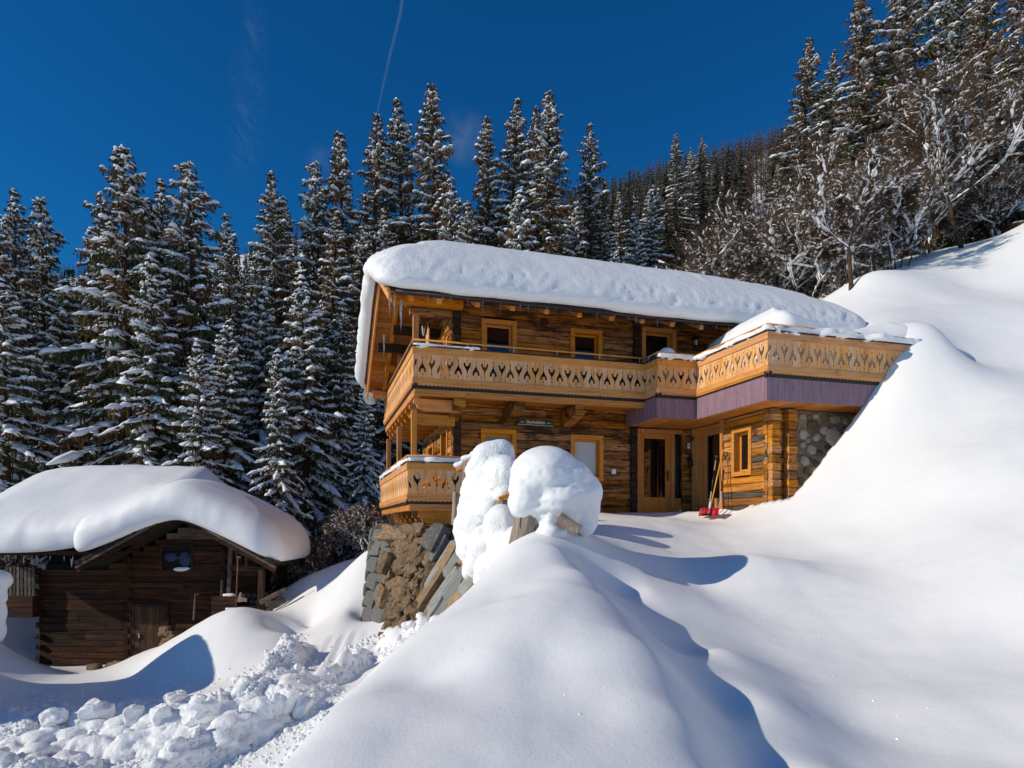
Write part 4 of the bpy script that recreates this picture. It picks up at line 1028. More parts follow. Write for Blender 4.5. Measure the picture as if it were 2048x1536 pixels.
# ------------------------------------------------------------------ stumps and their snow
def wpx(px, py, Y, rx, ry, rz_): p = W(px, py, Y); return (p.x, p.y, p.z, rx, ry, rz_)
mush = [wpx(1092,950,9.3,.50,.5,.42), wpx(1085,925,9.3,.34,.36,.23), wpx(1125,962,9.3,.42,.42,.36), wpx(1120,990,9.3,.50,.46,.38), wpx(1150,985,9.35,.36,.4,.36), wpx(1165,1010,9.4,.24,.3,.30), wpx(1172,1040,9.4,.16,.2,.22), wpx(1060,975,9.2,.30,.32,.38), wpx(1050,1000,9.2,.24,.25,.25), wpx(1085,1015,9.25,.28,.3,.20), wpx(1130,1022,9.3,.22,.25,.22), wpx(1098,1040,9.25,.16,.3,.20), wpx(1100,1065,9.25,.22,.32,.14), wpx(1078,1075,9.3,.22,.3,.12)]
o = obj('snow_lump', blobs('snow_lump', mush, M['snow'], .035, .06, 2.4, 4)); tag(o, 'huge mushroom shaped snow cap on the stump before the log wall', 'snow')
casc = [wpx(985,915,11.6,.38,.36,.30), wpx(1000,900,11.6,.24,.25,.20), wpx(970,940,11.6,.34,.3,.3), wpx(1010,950,10.9,.30,.32,.34), wpx(1000,935,11.0,.25,.25,.22), wpx(975,975,11.3,.34,.3,.32), wpx(950,985,11.5,.25,.25,.34), wpx(940,1020,11.6,.20,.24,.36), wpx(960,1040,11.3,.30,.28,.40), wpx(985,1010,11.0,.26,.28,.3), wpx(1012,985,10.8,.16,.2,.25),
        wpx(1000,1055,10.4,.27,.28,.36), wpx(1003,1035,10.4,.22,.24,.22), wpx(930,1060,11.6,.20,.22,.34), wpx(945,1095,11.3,.26,.25,.33), wpx(975,1090,10.9,.30,.28,.34), wpx(1010,1100,10.2,.26,.28,.30), wpx(925,1095,11.5,.12,.15,.2), wpx(955,1130,11.0,.20,.22,.24), wpx(980,1135,10.4,.26,.26,.26), wpx(1010,1130,9.8,.26,.3,.24), wpx(970,1155,10.2,.16,.2,.16), wpx(1035,1075,9.9,.2,.3,.2), wpx(1030,1110,9.7,.26,.3,.22), wpx(935,1140,11.2,.08,.1,.16),wpx(960,1160,10.5,.10,.14,.14)]
o = obj('snow_cascade', blobs('snow_cascade', casc, M['snow_rough'], .045, .07, 3.2, 2, 5)); tag(o, 'lumpy snow plastered over the bank between the lower gallery and the big snow cap', 'snow')
slump = []
for (px, py, y) in ((842,1244,11.9),(830,1250,11.9),(850,1250,11.6),(870,1245,11.5),(820,1262,11.9),(840,1265,11.4),(805,1280,11.9),(825,1280,11.3),(790,1292,11.9),(890,1240,11.3),(800,1296,11.4),(862,1262,11.0)):
    for q in range(5):
        r_ = random.uniform(.03, .085); slump.append(wpx(px + random.gauss(0, 6), py + random.gauss(0, 7), y + random.uniform(-.15, .1), r_*1.2, r_*1.3, r_))
o = obj('snow_slump', blobs('snow_slump', slump, M['snow_rough'], .022, .04, 9, 1, 8)); tag(o, 'crumbled strip of slid snow at the foot of the grey stone slabs', 'snow')
def stump(px0, py0, px1, py1, Y, r, label, name='tree_stump', mat='grey_post', cat='stump', Y1=None):
    a = W(px0, py0, Y); b = W(px1, py1, Y1 or Y); mb = MB()
    mb.tube([a, a.lerp(b, .5), b], [r*1.05, r*.97, r*1.0], 12)
    me = mb.mesh(name, M[mat]); 
    for v in me.vertices:
        q = .12 * r * float(fbm(v.co.x*9, v.co.y*9, v.co.z*2.5, 3)); v.co.x += q; v.co.y -= q
    me.transform(Matrix.Translation(-b)); o = obj(name, me, None, tuple(b)); tag(o, label, cat); return o
stump(1062,1005,1040,1110,9.25,.20,'weathered grey stump carrying the huge snow cap')
stump(1117,1036,1158,1062,8.95,.085,'short broken log end poking out right below the huge snow cap', 'broken_log', 'grey_post', 'log', 8.9)
stump(936,930,930,1010,12.3,.10,'upright weathered grey post at the right end of the lower gallery', 'wooden_post', 'grey_post', 'post')
stump(912,985,908,1050,12.6,.06,'thin weathered post below the right end of the lower gallery', 'wooden_post', 'grey_post', 'post')
stump(956,955,957,1000,11.5,.045,'short thin post end half hidden between the snow lumps', 'wooden_post', 'grey_post', 'post')
stump(1005,1000,1010,1045,10.7,.12,'grey stump with bark showing between the rounded snow lumps', 'tree_stump', 'grey_post', 'stump')
stump(998,998,1022,988,10.35,.035,'brown broken stick across the gap between the snow lumps', 'broken_stick', 'frame', 'stick', 10.4)
a = W(920,930,12.9); b = W(955,908,12.6)
o = obj('snow_lump', blobs('snow_lump', [(a.x, a.y, a.z, .14,.14,.07), ((a.x+b.x)/2, 12.75, (a.z+b.z)/2+.02, .17,.14,.08), (b.x, b.y, b.z, .16,.14,.08)], M['snow'], .03, .01)); tag(o, 'small sloping snow pad on the rail stub by the lower gallery', 'snow')
o = MB().beam(W(916,940,12.9), W(958,918,12.6), .12, .07).build('rail_stub', M['beam'], None); tag(o, 'short sloping wooden rail under a pad of snow', 'rail')

# ------------------------------------------------------------------ shovels
def shovel(name, label, p0, p1, blade, shaft, grip, two=True, bw=.36):
    """p0 foot, p1 top in world space"""
    p0 = Vector(p0); p1 = Vector(p1); t = thing(name, label, 'shovel', tuple(p0)); d = p1 - p0
    MB().tube([d*.10, d*.94], .016, 8).build('shaft', M[shaft], t, smooth=True)
    if two: MB().tube([d*.36, d*.70], .0185, 8).build('sleeve', M['black'], t, smooth=True)
    if grip:
        g = d * .90; s_ = Vector((U[0], U[1], 0)) * .055; u = d.normalized() * .11
        MB().tube([g, g + s_*.8 + u*.35, g + s_ + u, g - s_ + u, g - s_*.8 + u*.35, g], .013, 6).tube([g - d*.04, g + u*.2], .022, 6).build('grip', M['black'], t, smooth=True)
    if blade:
        mb = MB(); n = 7; s_ = Vector((V[0], V[1], 0)) * -1
        bmx = bmesh.new(); grid = []
        for j in range(6):
            row = []
            for i in range(n):
                a = (i/(n-1) - .5); x_ = a * bw; curve = .08 * (2*a)**2 ; zz = .02 + .19*j/5; lean = .03 + .10*(j/5)**2
                q = Vector((-U[0]*.15, -U[1]*.15, 0)) * 0 + Vector((V[0]*-1, V[1]*-1, 0)) * x_ + Vector((-U[0], -U[1], 0)) * (curve + .08 - lean*.6) + Vector((0,0,zz - .05))
                row.append(bmx.verts.new(q))
            grid.append(row)
        for j in range(5):
            for i in range(n-1): bmx.faces.new((grid[j][i], grid[j][i+1], grid[j+1][i+1], grid[j+1][i]))
        bmesh.ops.solidify(bmx, geom=bmx.faces[:], thickness=.008)
        me = bpy.data.meshes.new('blade'); bmx.to_mesh(me); bmx.free(); me.materials.append(M[blade]); obj('blade', me, t)
        for k in (-.12, -.04, .04, .12):
            q = Vector((-V[0], -V[1], 0)) * k + Vector((-U[0], -U[1], 0)) * .10
            MB().tube([q + Vector((0,0,0)), q + Vector((U[0]*.02, U[1]*.02, .14))], .008, 5).build('rib', M[blade], t)
    return t
zb = .24
shovel('snow_shovel', 'snow shovel with red scoop and black grip leaning left beside the window', HL(5.72,-1.80,zb), HL(6.10,-1.60,1.75), 'red', 'silver', True)
shovel('snow_shovel', 'snow shovel with black grip leaning nearest to the window frame', HL(5.80,-2.10,zb), HL(6.12,-1.93,1.74), 'red', 'silver', True)
shovel('snow_pusher', 'long yellow handled snow pusher leaning between the two shovels', HL(5.66,-1.92,zb), HL(6.10,-1.88,1.86), None, 'yellow', False, False)
MB().tube([(0,0,.02), (.04,0,.30)], .02, 7).build('socket', M['white'], bpy.data.objects['snow_pusher'])
MB().box((-.16,-.03,-.02),(.14,.03,.03)).build('blade', M['black'], bpy.data.objects['snow_pusher'])

# ------------------------------------------------------------------ barn
BY = 17.8
barn = thing('barn', 'old dark brown log barn with a small porch under thick snow', 'barn', (-9.8, BY, -3.9))
bo = Vector(barn.location)
def bl(x, y, z): return (x - bo.x, y - bo.y, z - bo.z)
bx0, bx1, bxm = -12.95, -7.75, -10.43
PKX, PKZ, GS = -8.56, .30, .52      # cross gable: peak x, peak height of the roof, slope
MB().box(bl(bx0+.1, BY+.12, -4.3), bl(bx1, BY+3.0, -1.1)).poly([bl(-10.9, BY+.12, -1.1), bl(-6.4, BY+.12, -1.1), bl(PKX, BY+.12, PKZ-.12)], (0, 2.9, 0)).poly([bl(bx0+.1, BY+.12, -1.1), bl(bx0+.1, BY+3, -1.1), bl(bx0+.1, BY+2.2, .5)], (3.5, 0, 0)).build('wall_core', M['inside'], barn)
BOP = [(5.98-bx0-9.8+3.6, 0, 0, 0)]
def bW(px): return (px - CX) / FPX * BY
def bZ(py): return (HY - py) / FPX * BY
wa, wb_, wc, wd = bW(324), bW(383), bZ(1140), bZ(1093)
da, db, dz0, dz1 = bW(258), bW(332), bZ(1330), bZ(1213)
def btop(x0_, x1_):
    def f(z):
        hwid = (PKZ - .14 - z) / GS
        return (max(x0_, PKX - hwid) - bx0, min(x1_, PKX + hwid) - bx0) if z > -1.15 else (x0_ - bx0, x1_ - bx0)
    return f
def barn_rows(x0_, x1_, z0, z1, h, mats, d=.13, yo=0, lift=0):
    z = z0
    while z < z1:
        hh = h * random.uniform(.85, 1.15); a, b = btop(x0_, x1_)(z + hh/2); a += bx0; b += bx0
        iv = [(a, b)]
        for (o0, o1, oz0, oz1) in ((wa, wb_, wc, wd), (da, db, dz0, dz1)):
            if min(z+hh, oz1) - max(z, oz0) > .4*hh:
                nv = []
                for p, q in iv:
                    if o1 <= p or o0 >= q: nv.append((p, q)); continue
                    if o0 > p: nv.append((p, o0))
                    if o1 < q: nv.append((o1, q))
                iv = nv
        for p, q in iv:
            segs = [p]
            while q - segs[-1] > 2.0 and random.random() < .35: segs.append(segs[-1] + random.uniform(.8, q - segs[-1] - .6))
            segs.append(q)
            for a2, b2 in zip(segs[:-1], segs[1:]):
                if b2 - a2 < .05: continue
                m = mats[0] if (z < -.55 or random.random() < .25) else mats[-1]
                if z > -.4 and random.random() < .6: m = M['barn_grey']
                obj('log', log_mesh(b2-a2-.006, hh-.003, d, m, .007, ch=.09), barn, bl((a2+b2)/2, BY + .06 + yo + random.uniform(-.012, .012), z + hh/2))
        z += hh
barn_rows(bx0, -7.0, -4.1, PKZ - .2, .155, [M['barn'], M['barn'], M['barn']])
# log ends: corners and inner wall
for xx, z0, z1 in ((bx0+.02, -4.0, -1.05), (bxm, -4.0, -.9), (bW(448), -2.6, -.55)):
    z = z0; i = 0
    while z < z1:
        if i % 2 == 0: obj('log_end', log_mesh(.11, .13, .10, M['log_dark'] if xx != bx0 else M['barn'], .01, 'log_end'), barn, bl(xx, BY - .04, z + .07))
        z += .15; i += 1
# window opening with black sheet painted as the unlit interior, and grey trim
wn_ = MB().box(bl(wa-.05, BY-.03, wc-.05), bl(wa, BY+.06, wd+.05)).box(bl(wb_, BY-.03, wc-.05), bl(wb_+.05, BY+.06, wd+.05)).box(bl(wa, BY-.025, wd), bl(wb_, BY+.06, wd+.05)).build('window', M['barn'], barn)
MB().box(bl(wa, BY+.06, wc), bl(wb_, BY+.07, wd)).build('opening', M['inside'], wn_); obj('sack', blobs('sack', [(wa+.22-bo.x, .03, wd-.28-bo.z, .20,.03,.14), (wa+.62-bo.x, .03, wc+.3-bo.z, .18,.03,.22)], M['blue'], .03, .01), wn_)
o = obj('snow_pad', blobs('snow_pad', [(0,0,0,.22,.06,.07),(.12,0,.02,.15,.05,.05)], M['snow'], .02, .01)); o.location = (wb_-.3, BY+.02, wc+.02); tag(o, 'small snow pad lying in the barn window', 'snow')
# door of upright boards
dr = MB().box(bl(da-.10, BY-.06, dz0), bl(da, BY+.05, dz1)).box(bl(db, BY-.06, dz0), bl(db+.10, BY+.05, dz1)).box(bl(da-.1, BY-.055, dz1), bl(db+.1, BY+.05, dz1+.10)).build('door', M['barn'], barn)
k = 6
for i in range(k):
    w = (db-da)/k; MB().box(bl(da+i*w+.005, BY-.03+random.uniform(0,.008), dz0), bl(da+(i+1)*w-.005, BY+.0, dz1)).build('door_board', M['barn_z'], dr)
MB().tube([bl(da+.30, BY-.05, dz0+.75), bl(da+.30, BY-.05, dz0+.88)], .018, 6).build('handle', M['steel'], dr)
# lean-to at the right: posts, rails, boards
def bt(a, b, w, h, name='post', mat='barn_z'): MB().beam(Vector(bl(*a)), Vector(bl(*b)), w, h, (1, 0, 0) if abs(a[2]-b[2]) > abs(a[0]-b[0]) else (0, 0, 1)).build(name, M[mat], barn)
SY = 17.2
def s3p(px, py, y=SY): p = W(px, py, y); return (p.x, p.y, p.z)
bt(s3p(524,1140), s3p(521,1225), .14, .14); bt(s3p(462,1092), s3p(457,1190), .07, .09, mat='barn_grey'); bt(s3p(480,1148,18.6), s3p(480,1225,18.6), .12, .12)
bt(s3p(466,1098), s3p(505,1098), .06, .07, 'rail', 'barn_grey'); bt(s3p(460,1135), s3p(530,1140), .10, .14, 'rail', 'barn'); bt(s3p(478,1150,18.4), s3p(528,1152,18.4), .1, .1, 'rail', 'barn'); bt(s3p(505,1108,18.2), s3p(505,1146,18.2), .5, .05, 'board', 'barn')
for k in range(4): bt(s3p(466+9*k,1104,17.5), s3p(466+9*k,1134,17.5), .12, .03, 'board', 'barn_grey' if k % 2 else 'barn_z')
MB().box(bl(-7.55, BY+.1, -2.9), bl(-7.1, BY+.2, -1.35)).build('board', M['barn_z'], barn)
MB().box(bl(-7.05, 19.6, -2.9), bl(-6.85, 19.8, -1.3)).build('post', M['barn_z'], barn)
bt(s3p(444,1160), s3p(443,1196), .09, .04, 'board', 'barn_grey')
MB().box(bl(-7.9, 17.3, -2.95), bl(-6.4, BY+1.5, -2.75)).build('deck', M['barn'], barn)
for k in range(5): bt(s3p(440,1215+k*8), s3p(520,1214+k*8), .12, .10, 'log', 'barn')
# little balcony at the left
bb = MB().box(bl(-13.75,17.55,-2.5), bl(-12.95,18.7,-1.92)).build('balcony', M['barn'], barn)
MB().box(bl(-13.72, 17.60, -1.16), bl(-12.9, 17.68, -1.10)).build('rail', M['barn'], bb); MB().box(bl(-13.72, 17.60, -1.80), bl(-12.9, 17.66, -1.72)).build('rail', M['barn'], bb)
for i in range(8): MB().box(bl(-13.70+i*.103, 17.57, -1.92), bl(-13.70+i*.103+.065, 17.60, -1.14)).build('balcony_slat', M['barn_grey'], bb)
# roofs
def broof(x0, x1, ya, za, yb, zb_, th=.10, name='roof'):
    MB().poly([bl(x0, ya, za), bl(x0, yb, zb_), bl(x0, yb, zb_+th), bl(x0, ya, za+th)], (x1-x0, 0, 0)).build(name, M['barn'], barn)
broof(-14.35, -10.0, 20.1, .85, 16.8, -.78); broof(-14.35, -8.9, 20.1, .85, 22.4, -.3)
for s_ in (-1, 1):
    xe = PKX + s_ * 2.42; ze = PKZ - GS * 2.42 - .12
    MB().poly([bl(PKX, 16.62, PKZ), bl(xe, 16.62, ze), bl(xe, 16.62, ze+.10), bl(PKX, 16.62, PKZ+.10)], (0, 2.7, 0)).build('roof', M['barn_roof'], barn)
    for q, (yy, dz, mt) in enumerate(((16.58, -.02, 'barn'), (16.54, .05, 'barn_grey'))):
        MB().beam(Vector(bl(PKX - s_*.05, yy, PKZ+dz)), Vector(bl(xe + s_*.12, yy, ze+dz-.05)), .05, .15 if q == 0 else .06).build('barge_board', M[mt], barn)
    # shingles on the verge
    for k in range(30):
        f = (k + .5) / 30; x = PKX + (xe + s_*.1 - PKX) * f; z = PKZ + (ze - PKZ) * f
        MB().box(bl(x - .055, 16.50 + random.uniform(-.02,.02), z + .06), bl(x + .055, 16.9, z + .13 + random.uniform(0,.03))).build('shingle', M['log_dark'], barn)
MB().beam(Vector(bl(PKX-.02, 16.6, PKZ+.02)), Vector(bl(PKX-.02, BY, PKZ-.02)), .16, .18).build('purlin', M['barn'], barn)
for s_ in (-1, 1): MB().beam(Vector(bl(PKX+s_*1.7, 16.7, PKZ-.95)), Vector(bl(PKX+s_*1.7, BY, PKZ-.95)), .15, .17).build('purlin', M['barn'], barn)
# snow on the barn
def brbase(x, y):   # local to pillow centre (-10.9.., 19.0)
    X_ = x + BCX; Y_ = y + BCY
    zm = .93 - np.sqrt((Y_ - 20.1)**2 + .15) * np.where(Y_ < 20.1, .50, .53) + .19
    zm = zm - 1.0 * np.maximum(0, X_ + 9.5)
    zg = PKZ + .10 - np.sqrt((X_ - PKX)**2 + .25) * GS + .24
    zg = np.where(Y_ > 20.4, zg - (Y_-20.4)*.25, zg)
    k_ = .30
    return np.logaddexp(zm / k_, zg / k_) * k_ - .05*k_
BCX, BCY = -11.6, 19.5
me = pillow('barn_snow', 3.0, 2.85, .82, M['snow'], brbase, Rr=.5, bulge=.10, nse=.07, seed=21, per=.10, floor=False, lump=lambda x, y, z, h, fr: (x, y - .05*np.clip(fr*3,0,1)*np.clip((1-fr)*3,0,1)*(.5-np.abs(fbm(x*2.5, z*3, 1, 3)))*2, z - .10*(1-fr)**2))
o = obj('roof_snow', me, None, (BCX, BCY, 0)); tag(o, 'smooth snow blanket on the long left part of the barn roof', 'snow', 'snow blankets on the barn roof')
BCX, BCY = PKX - .06, 17.98
def glump(x, y, z, h, fr):
    w = np.clip(1 - (y + 2.2) / .8, 0, 1) * np.clip(fr*3, 0, 1) * np.clip((1 - fr)*3, 0, 1)
    r = (.5 - np.abs(fbm(x*2.0, z*4.5, 2.2, 4)))*2
    y = y - .07 * w * r; z = z + .03*w*r - .24*(1-fr)**2
    return x, y, z
me = pillow('barn_snow', 2.58, 1.52, .80, M['snow'], brbase, Rr=.55, bulge=.14, nse=.06, seed=22, per=.075, floor=False, lump=glump)
o = obj('roof_snow', me, None, (BCX, BCY, 0)); tag(o, 'bulging snow blanket curving over the barn gable', 'snow', 'snow blankets on the barn roof')
for i in range(14):
    x = -14.0 + i*.24 + random.uniform(-.08,.08); icicle((x, 16.75, -.80), random.uniform(.06,.3), .011, 'thin icicle hanging under the left eaves of the barn', 'icicles on the barn eaves')
icicle(W(143,1118,16.4), .22, .02, 'stout icicle at the lowest point of the barn gable snow', None)
# things standing by the barn
t = thing('snow_scraper', 'long red handled snow scraper standing upright before the barn lean-to', 'snow scraper', s3p(471,1222,16.6))
MB().tube([(0,0,0), (.07,0,1.35)], .018, 6).build('shaft', M['redwood'], t, smooth=True); MB().box((-.28,-.02,-.03),(.20,.02,.03)).build('blade', M['black'], t)
MB().box((.03,-.02,1.35),(.13,.02,1.40)).build('grip', M['barn_grey'], t)
me = pillow('snow_pad', .24, .05, .06, M['snow'], None, Rr=.04, bulge=.01, nse=.1, per=.05, prof=[(.02,0),(-.01,.3),(0,.8)]); o = obj('snow_pad', me, None, (t.location.x-.02, t.location.y, t.location.z+.03)); tag(o, 'little snow strip on the blade of the upright scraper', 'snow')
p = s3p(448,1212,17.0); t = thing('wooden_crate', 'dark wooden crate with a snow pad beside the barn lean-to', 'crate', p)
for i in range(4): MB().box((-.32,-.02,-.22+i*.12),(.30,.02,-.12+i*.12)).build('slat', M['barn'], t)
MB().box((-.32,.02,-.22),(.30,.4,.24)).build('box_body', M['inside'], t)
me = pillow('snow_pad', .17, .12, .07, M['snow'], None, Rr=.08, bulge=.01, nse=.1, per=.05, prof=[(.02,0),(-.01,.3),(0,.8)]); o = obj('snow_pad', me, None, (p[0]+.10, p[1]+.1, p[2]+.25)); tag(o, 'small snow pad on top of the dark crate', 'snow')
t = thing('walking_stick', 'thin bare stick standing upright left of the lean-to', 'stick', s3p(387,1240,17.1)); MB().tube([(0,0,0), (.05,0,.7)], .022, 6).tube([(.05,0,.66),(.14,0,.68)], .015, 5).build('stick_shaft', M['barn_grey'], t)
# firewood stack in the lean-to and split logs outside
for k in range(34):
    zz = -2.55 + (k // 7) * .16; xx = -7.55 + (k % 7) * .16 + (.08 if (k//7) % 2 else 0)
    r = random.uniform(.06, .085)
    o = MB().tube([(0,0,0),(0,.45,0)], r, 6).build('firewood', M['grey_post'] if k % 5 == 0 else M['barn_grey'], None, (xx, 17.45+random.uniform(-.06,.06), zz), (0, random.uniform(0,2), 0)); tag(o, 'split firewood log stacked inside the dark barn lean-to', 'firewood', 'firewood stacked in the barn lean-to')
for (px, py, ln, a, l_) in ((545,1192,.7,.5,'upper split log sticking out right of the lean-to'), (540,1218,.8,.9,'pale split log lying lowest right of the lean-to'), (550,1205,.5,.2,'short dark log at the outer end of the heap')):
    p = W(px, py, 16.9); o = MB().beam((-ln/2*math.cos(a), 0, -ln/2*math.sin(a)), (ln/2*math.cos(a), .1, ln/2*math.sin(a)), .14, .12).build('split_log', M['barn_grey'], None, tuple(p), bevel=.015); tag(o, l_, 'log')
p = W(478,1197,17.0); me = MB().poly([(-.28,0,-.06),(-.05,0,-.02),(.02,0,.16),(.06,0,.16),(.06,0,.04),(.20,0,.0),(.20,0,-.08),(0,0,-.1)], (0,.05,0)).mesh('wood_offcut', M['grey_post'], bevel=.01); o = obj('wood_offcut', me, None, tuple(p)); tag(o, 'pale forked piece of wood lying in the lean-to', 'wood')
# stones at the barn foot
for (px, py, w, h, l_) in ((188,1338,.17,.13,'dark brown foot stone left of the barn door'), (222,1336,.15,.10,'small ochre foot stone between the two larger ones'), (240,1334,.24,.15,'pale flat foot stone nearest the barn door'), (330,1262,.14,.12,'round stone end in the low wall right of the barn door'),(338,1282,.16,.10,'flat stone below the round one right of the barn door'),(345,1268,.1,.1,'small stone tucked beside the snow mound and barn door'), (205,1352,.2,.05,'flat thin stone plate before the barn in the snow')):
    o = obj('foot_stone', random.choice(rm), None, tuple(W(px, py, 17.35))); o.scale = (w, .14, h); tag(o, l_, 'stone')
# snow capped post at the left edge
p = W(-12,1270,12.5); t = thing('fence_post', 'snow wrapped fence post cut by the left edge of the picture', 'post', tuple(p))
MB().tube([(0,0,-2.6),(0,0,1.1)], .07, 8).build('post_shaft', M['grey_post'], t)
o = obj('snow_lump', blobs('snow_lump', [(p.x,p.y,p.z+1.05,.30,.3,.22),(p.x+.02,p.y,p.z+.75,.20,.2,.22)], M['snow'], .04, .02)); tag(o, 'rounded snow cap on the fence post at the left edge', 'snow')
o = obj('snow_plaster', blobs('snow_plaster', [(p.x,p.y,p.z+.45,.20,.2,.34),(p.x-.02,p.y,p.z+.1,.22,.2,.30)], M['snow'], .04, .02)); tag(o, 'snow plastered round the shaft of the left fence post', 'snow')

# ------------------------------------------------------------------ loose snow
def lump_arr(n, seed):
    bm = bmesh.new(); bmesh.ops.create_icosphere(bm, subdivisions=2, radius=1)
    v = np.array([q.co[:] for q in bm.verts]); f = np.array([[x.index for x in q.verts] for q in bm.faces]); bm.free()
    out = []
    for i in range(n):
        s = seed + i; p = 2.6 + (i % 3)*1.6; r = (np.abs(v)**p).sum(1)**(-1/p); w = v*r[:, None]
        out.append(w * (1 + .42*fbm(v[:,0]*1.3+s*3.3, v[:,1]*1.3, v[:,2]*1.3+s, 3))[:, None])
    return out, f
LU, LF = lump_arr(12, 5)
dv, df, nb = [], [], 0; FUSE = []
def add_lump(c, s):
    global nb
    a, b, g = np.random.default_rng(int(abs(c[0]*1e4)) % 99991).uniform(0, 6.28, 3)
    Rm = np.array(Matrix.Rotation(a,3,'X') @ Matrix.Rotation(b,3,'Y') @ Matrix.Rotation(g,3,'Z'))
    v = random.choice(LU) @ Rm.T * np.array([s, s, s*.8]) + np.array(c); dv.append(v); df.append(LF + nb); nb += len(v)
for path, n, spread, smin, smax in (
    ([(0,1440),(100,1418),(230,1425),(330,1425),(430,1425),(520,1410),(590,1398)], 750, 12, .012, .15),
    ([(0,1500),(100,1490),(200,1500),(300,1480),(330,1500)], 900, 26, .010, .13),
    ([(300,1536),(400,1480),(520,1425)], 200, 7, .010, .07),
    ([(440,1536),(520,1480),(590,1430)], 260, 8, .010, .09),
    ([(450,1395),(500,1360),(560,1320),(600,1275)], 900, 13, .008, .075),
    ([(520,1350),(600,1330),(640,1325)], 110, 12, .01, .05),
    ([(590,1430),(640,1390),(690,1350),(740,1320),(765,1300)], 380, 5, .010, .07),
    ([(0,1530),(120,1520),(260,1530),(330,1520),(420,1510)], 500, 18, .008, .08),
    ([(770,1310),(810,1280),(860,1255),(900,1240)], 320, 9, .010, .06),
    ([(690,1300),(730,1290),(760,1270)], 100, 8, .01, .06)):
    ln_ = [math.dist(a, b) for a, b in zip(path[:-1], path[1:])]; tot = sum(ln_)
    for i in range(n):
        d = random.random() * tot; k = 0
        while d > ln_[k] and k < len(ln_)-1: d -= ln_[k]; k += 1
        f = d / ln_[k]; px = path[k][0] + (path[k+1][0]-path[k][0])*f + random.gauss(0, spread); py = path[k][1] + (path[k+1][1]-path[k][1])*f + random.gauss(0, spread*.55)
        if py > 1560: continue
        c = hitpx(px, py, 9.0 if path[0][0] in (770, 690) else 2.5)
        if c.y > 15: continue
        s = (smin + (smax - smin) * random.random()**4) * .8
        if s > .04: FUSE.append((c.x, c.y, float(gz(c.x, c.y)) - s*.1, s*random.uniform(.6,1.2), s*random.uniform(.6,1.0), s*random.uniform(.6,1.1)))
        else: add_lump((c.x, c.y, float(gz(c.x, c.y)) + s*.02), s)
# fine crumbs scattered round the churned strips
for i in range(2600):
    px = random.uniform(0, 700); py = random.gauss(1450, 45)
    if py > 1550 or px > 560 + (1536-py)*.9: continue
    c = hitpx(px, py)
    if c.y < 14: add_lump((c.x, c.y, float(gz(c.x, c.y))), random.uniform(.008, .03))
for i in range(60):
    px = random.uniform(900, 2040); py = random.uniform(1090, 1500); c = hitpx(px, py); add_lump((c.x, c.y, float(gz(c.x, c.y))), random.uniform(.003, .008))
for (px, py) in ((1747,1402),(1857,1420),(1795,1480),(1640,1270)):
    c = hitpx(px, py); add_lump((c.x, c.y, float(gz(c.x, c.y))), .012)
o = obj('snow_crumbs', nmesh('snow_crumbs', np.concatenate(dv), np.concatenate(df), M['snow_rough'], True)); tag(o, 'churned lumps and crumbs of snow along the cleared lower road', kind='stuff')
for i in range(150):
    px = random.uniform(0, 600); c = hitpx(px, random.uniform(1405, 1450) if random.random() < .5 else random.uniform(1470, 1530) - px*.05)
    if c.x < -3.2 and c.y < 12: s = random.uniform(.05, .13); FUSE.append((c.x, c.y, float(gz(c.x, c.y)) - s*.25, s*1.5, s*1.1, s*.8))
o = obj('snow_debris', blobs('snow_debris', FUSE, M['snow_rough'], .030, .06, 7.5, 1, 3, 2)); tag(o, 'fused crumbly bank of churned snow beside the cleared road', kind='stuff')
blk = [stone_mesh(200+i, M['snow_rough'], .45, 3, .22, 'snow_block') for i in range(4)]
for (px, py, w, h, l_) in ((195,1428,.30,.22,'angular tilted snow block left in the churned strip'), (352,1392,.26,.14,'snow block lying back in the blue shadow of the trench'), (270,1434,.20,.20,'rounded cube of snow in the middle of the churned strip'), (320,1432,.22,.20,'squarish snow block right of the rounded cube'), (405,1425,.34,.20,'broad snow block in the centre right of the churned strip'), (572,1405,.24,.26,'tall snow block at the right end of the churned strip'), (605,1415,.22,.2,'smooth rounded snow ball beside the tall block'), (552,1410,.16,.22,'narrow snow block left of the tall one'), (595,1332,.12,.12,'small snow block at the corner of the far crumbled ridge'), (110,1432,.22,.16,'low snow block near the left edge of the strip')):
    c = hitpx(px, py + 12); o = obj('snow_block', random.choice(blk), None, (c.x, c.y, float(gz(c.x, c.y)) + h*.35)); o.scale = (w*.62, w*.5, h*.7); o.rotation_euler = (random.uniform(-.5,.5), random.uniform(-.35,.35), random.uniform(0,3)); tag(o, l_, 'snow block', 'large snow blocks in the cleared strip')
# ------------------------------------------------------------------ vegetation
def tubes(p0, p1, r0, r1, n=4):
    """arrays of segments -> verts, quads"""
    p0 = np.asarray(p0, float); p1 = np.asarray(p1, float); d = p1 - p0; L_ = np.linalg.norm(d, axis=1, keepdims=True) + 1e-9; d = d / L_
    ref = np.where(np.abs(d[:, 2:3]) > .9, np.array([[1., 0, 0]]), np.array([[0, 0, 1.]]))
    a = np.cross(d, ref); a /= np.linalg.norm(a, axis=1, keepdims=True) + 1e-9; b = np.cross(d, a)
    k = 2*np.pi*np.arange(n)/n; c, s = np.cos(k)[None, :, None], np.sin(k)[None, :, None]
    ring = a[:, None]*c + b[:, None]*s
    v = np.concatenate([p0[:, None] + ring*np.reshape(r0, (-1,1,1)), p1[:, None] + ring*np.reshape(r1, (-1,1,1))], 1).reshape(-1, 3)
    m = len(p0); base = np.arange(m)[:, None]*2*n; i = np.arange(n)[None]
    f = np.stack([base+i, base+(i+1) % n, base+n+(i+1) % n, base+n+i], -1).reshape(-1, 4)
    return v, f
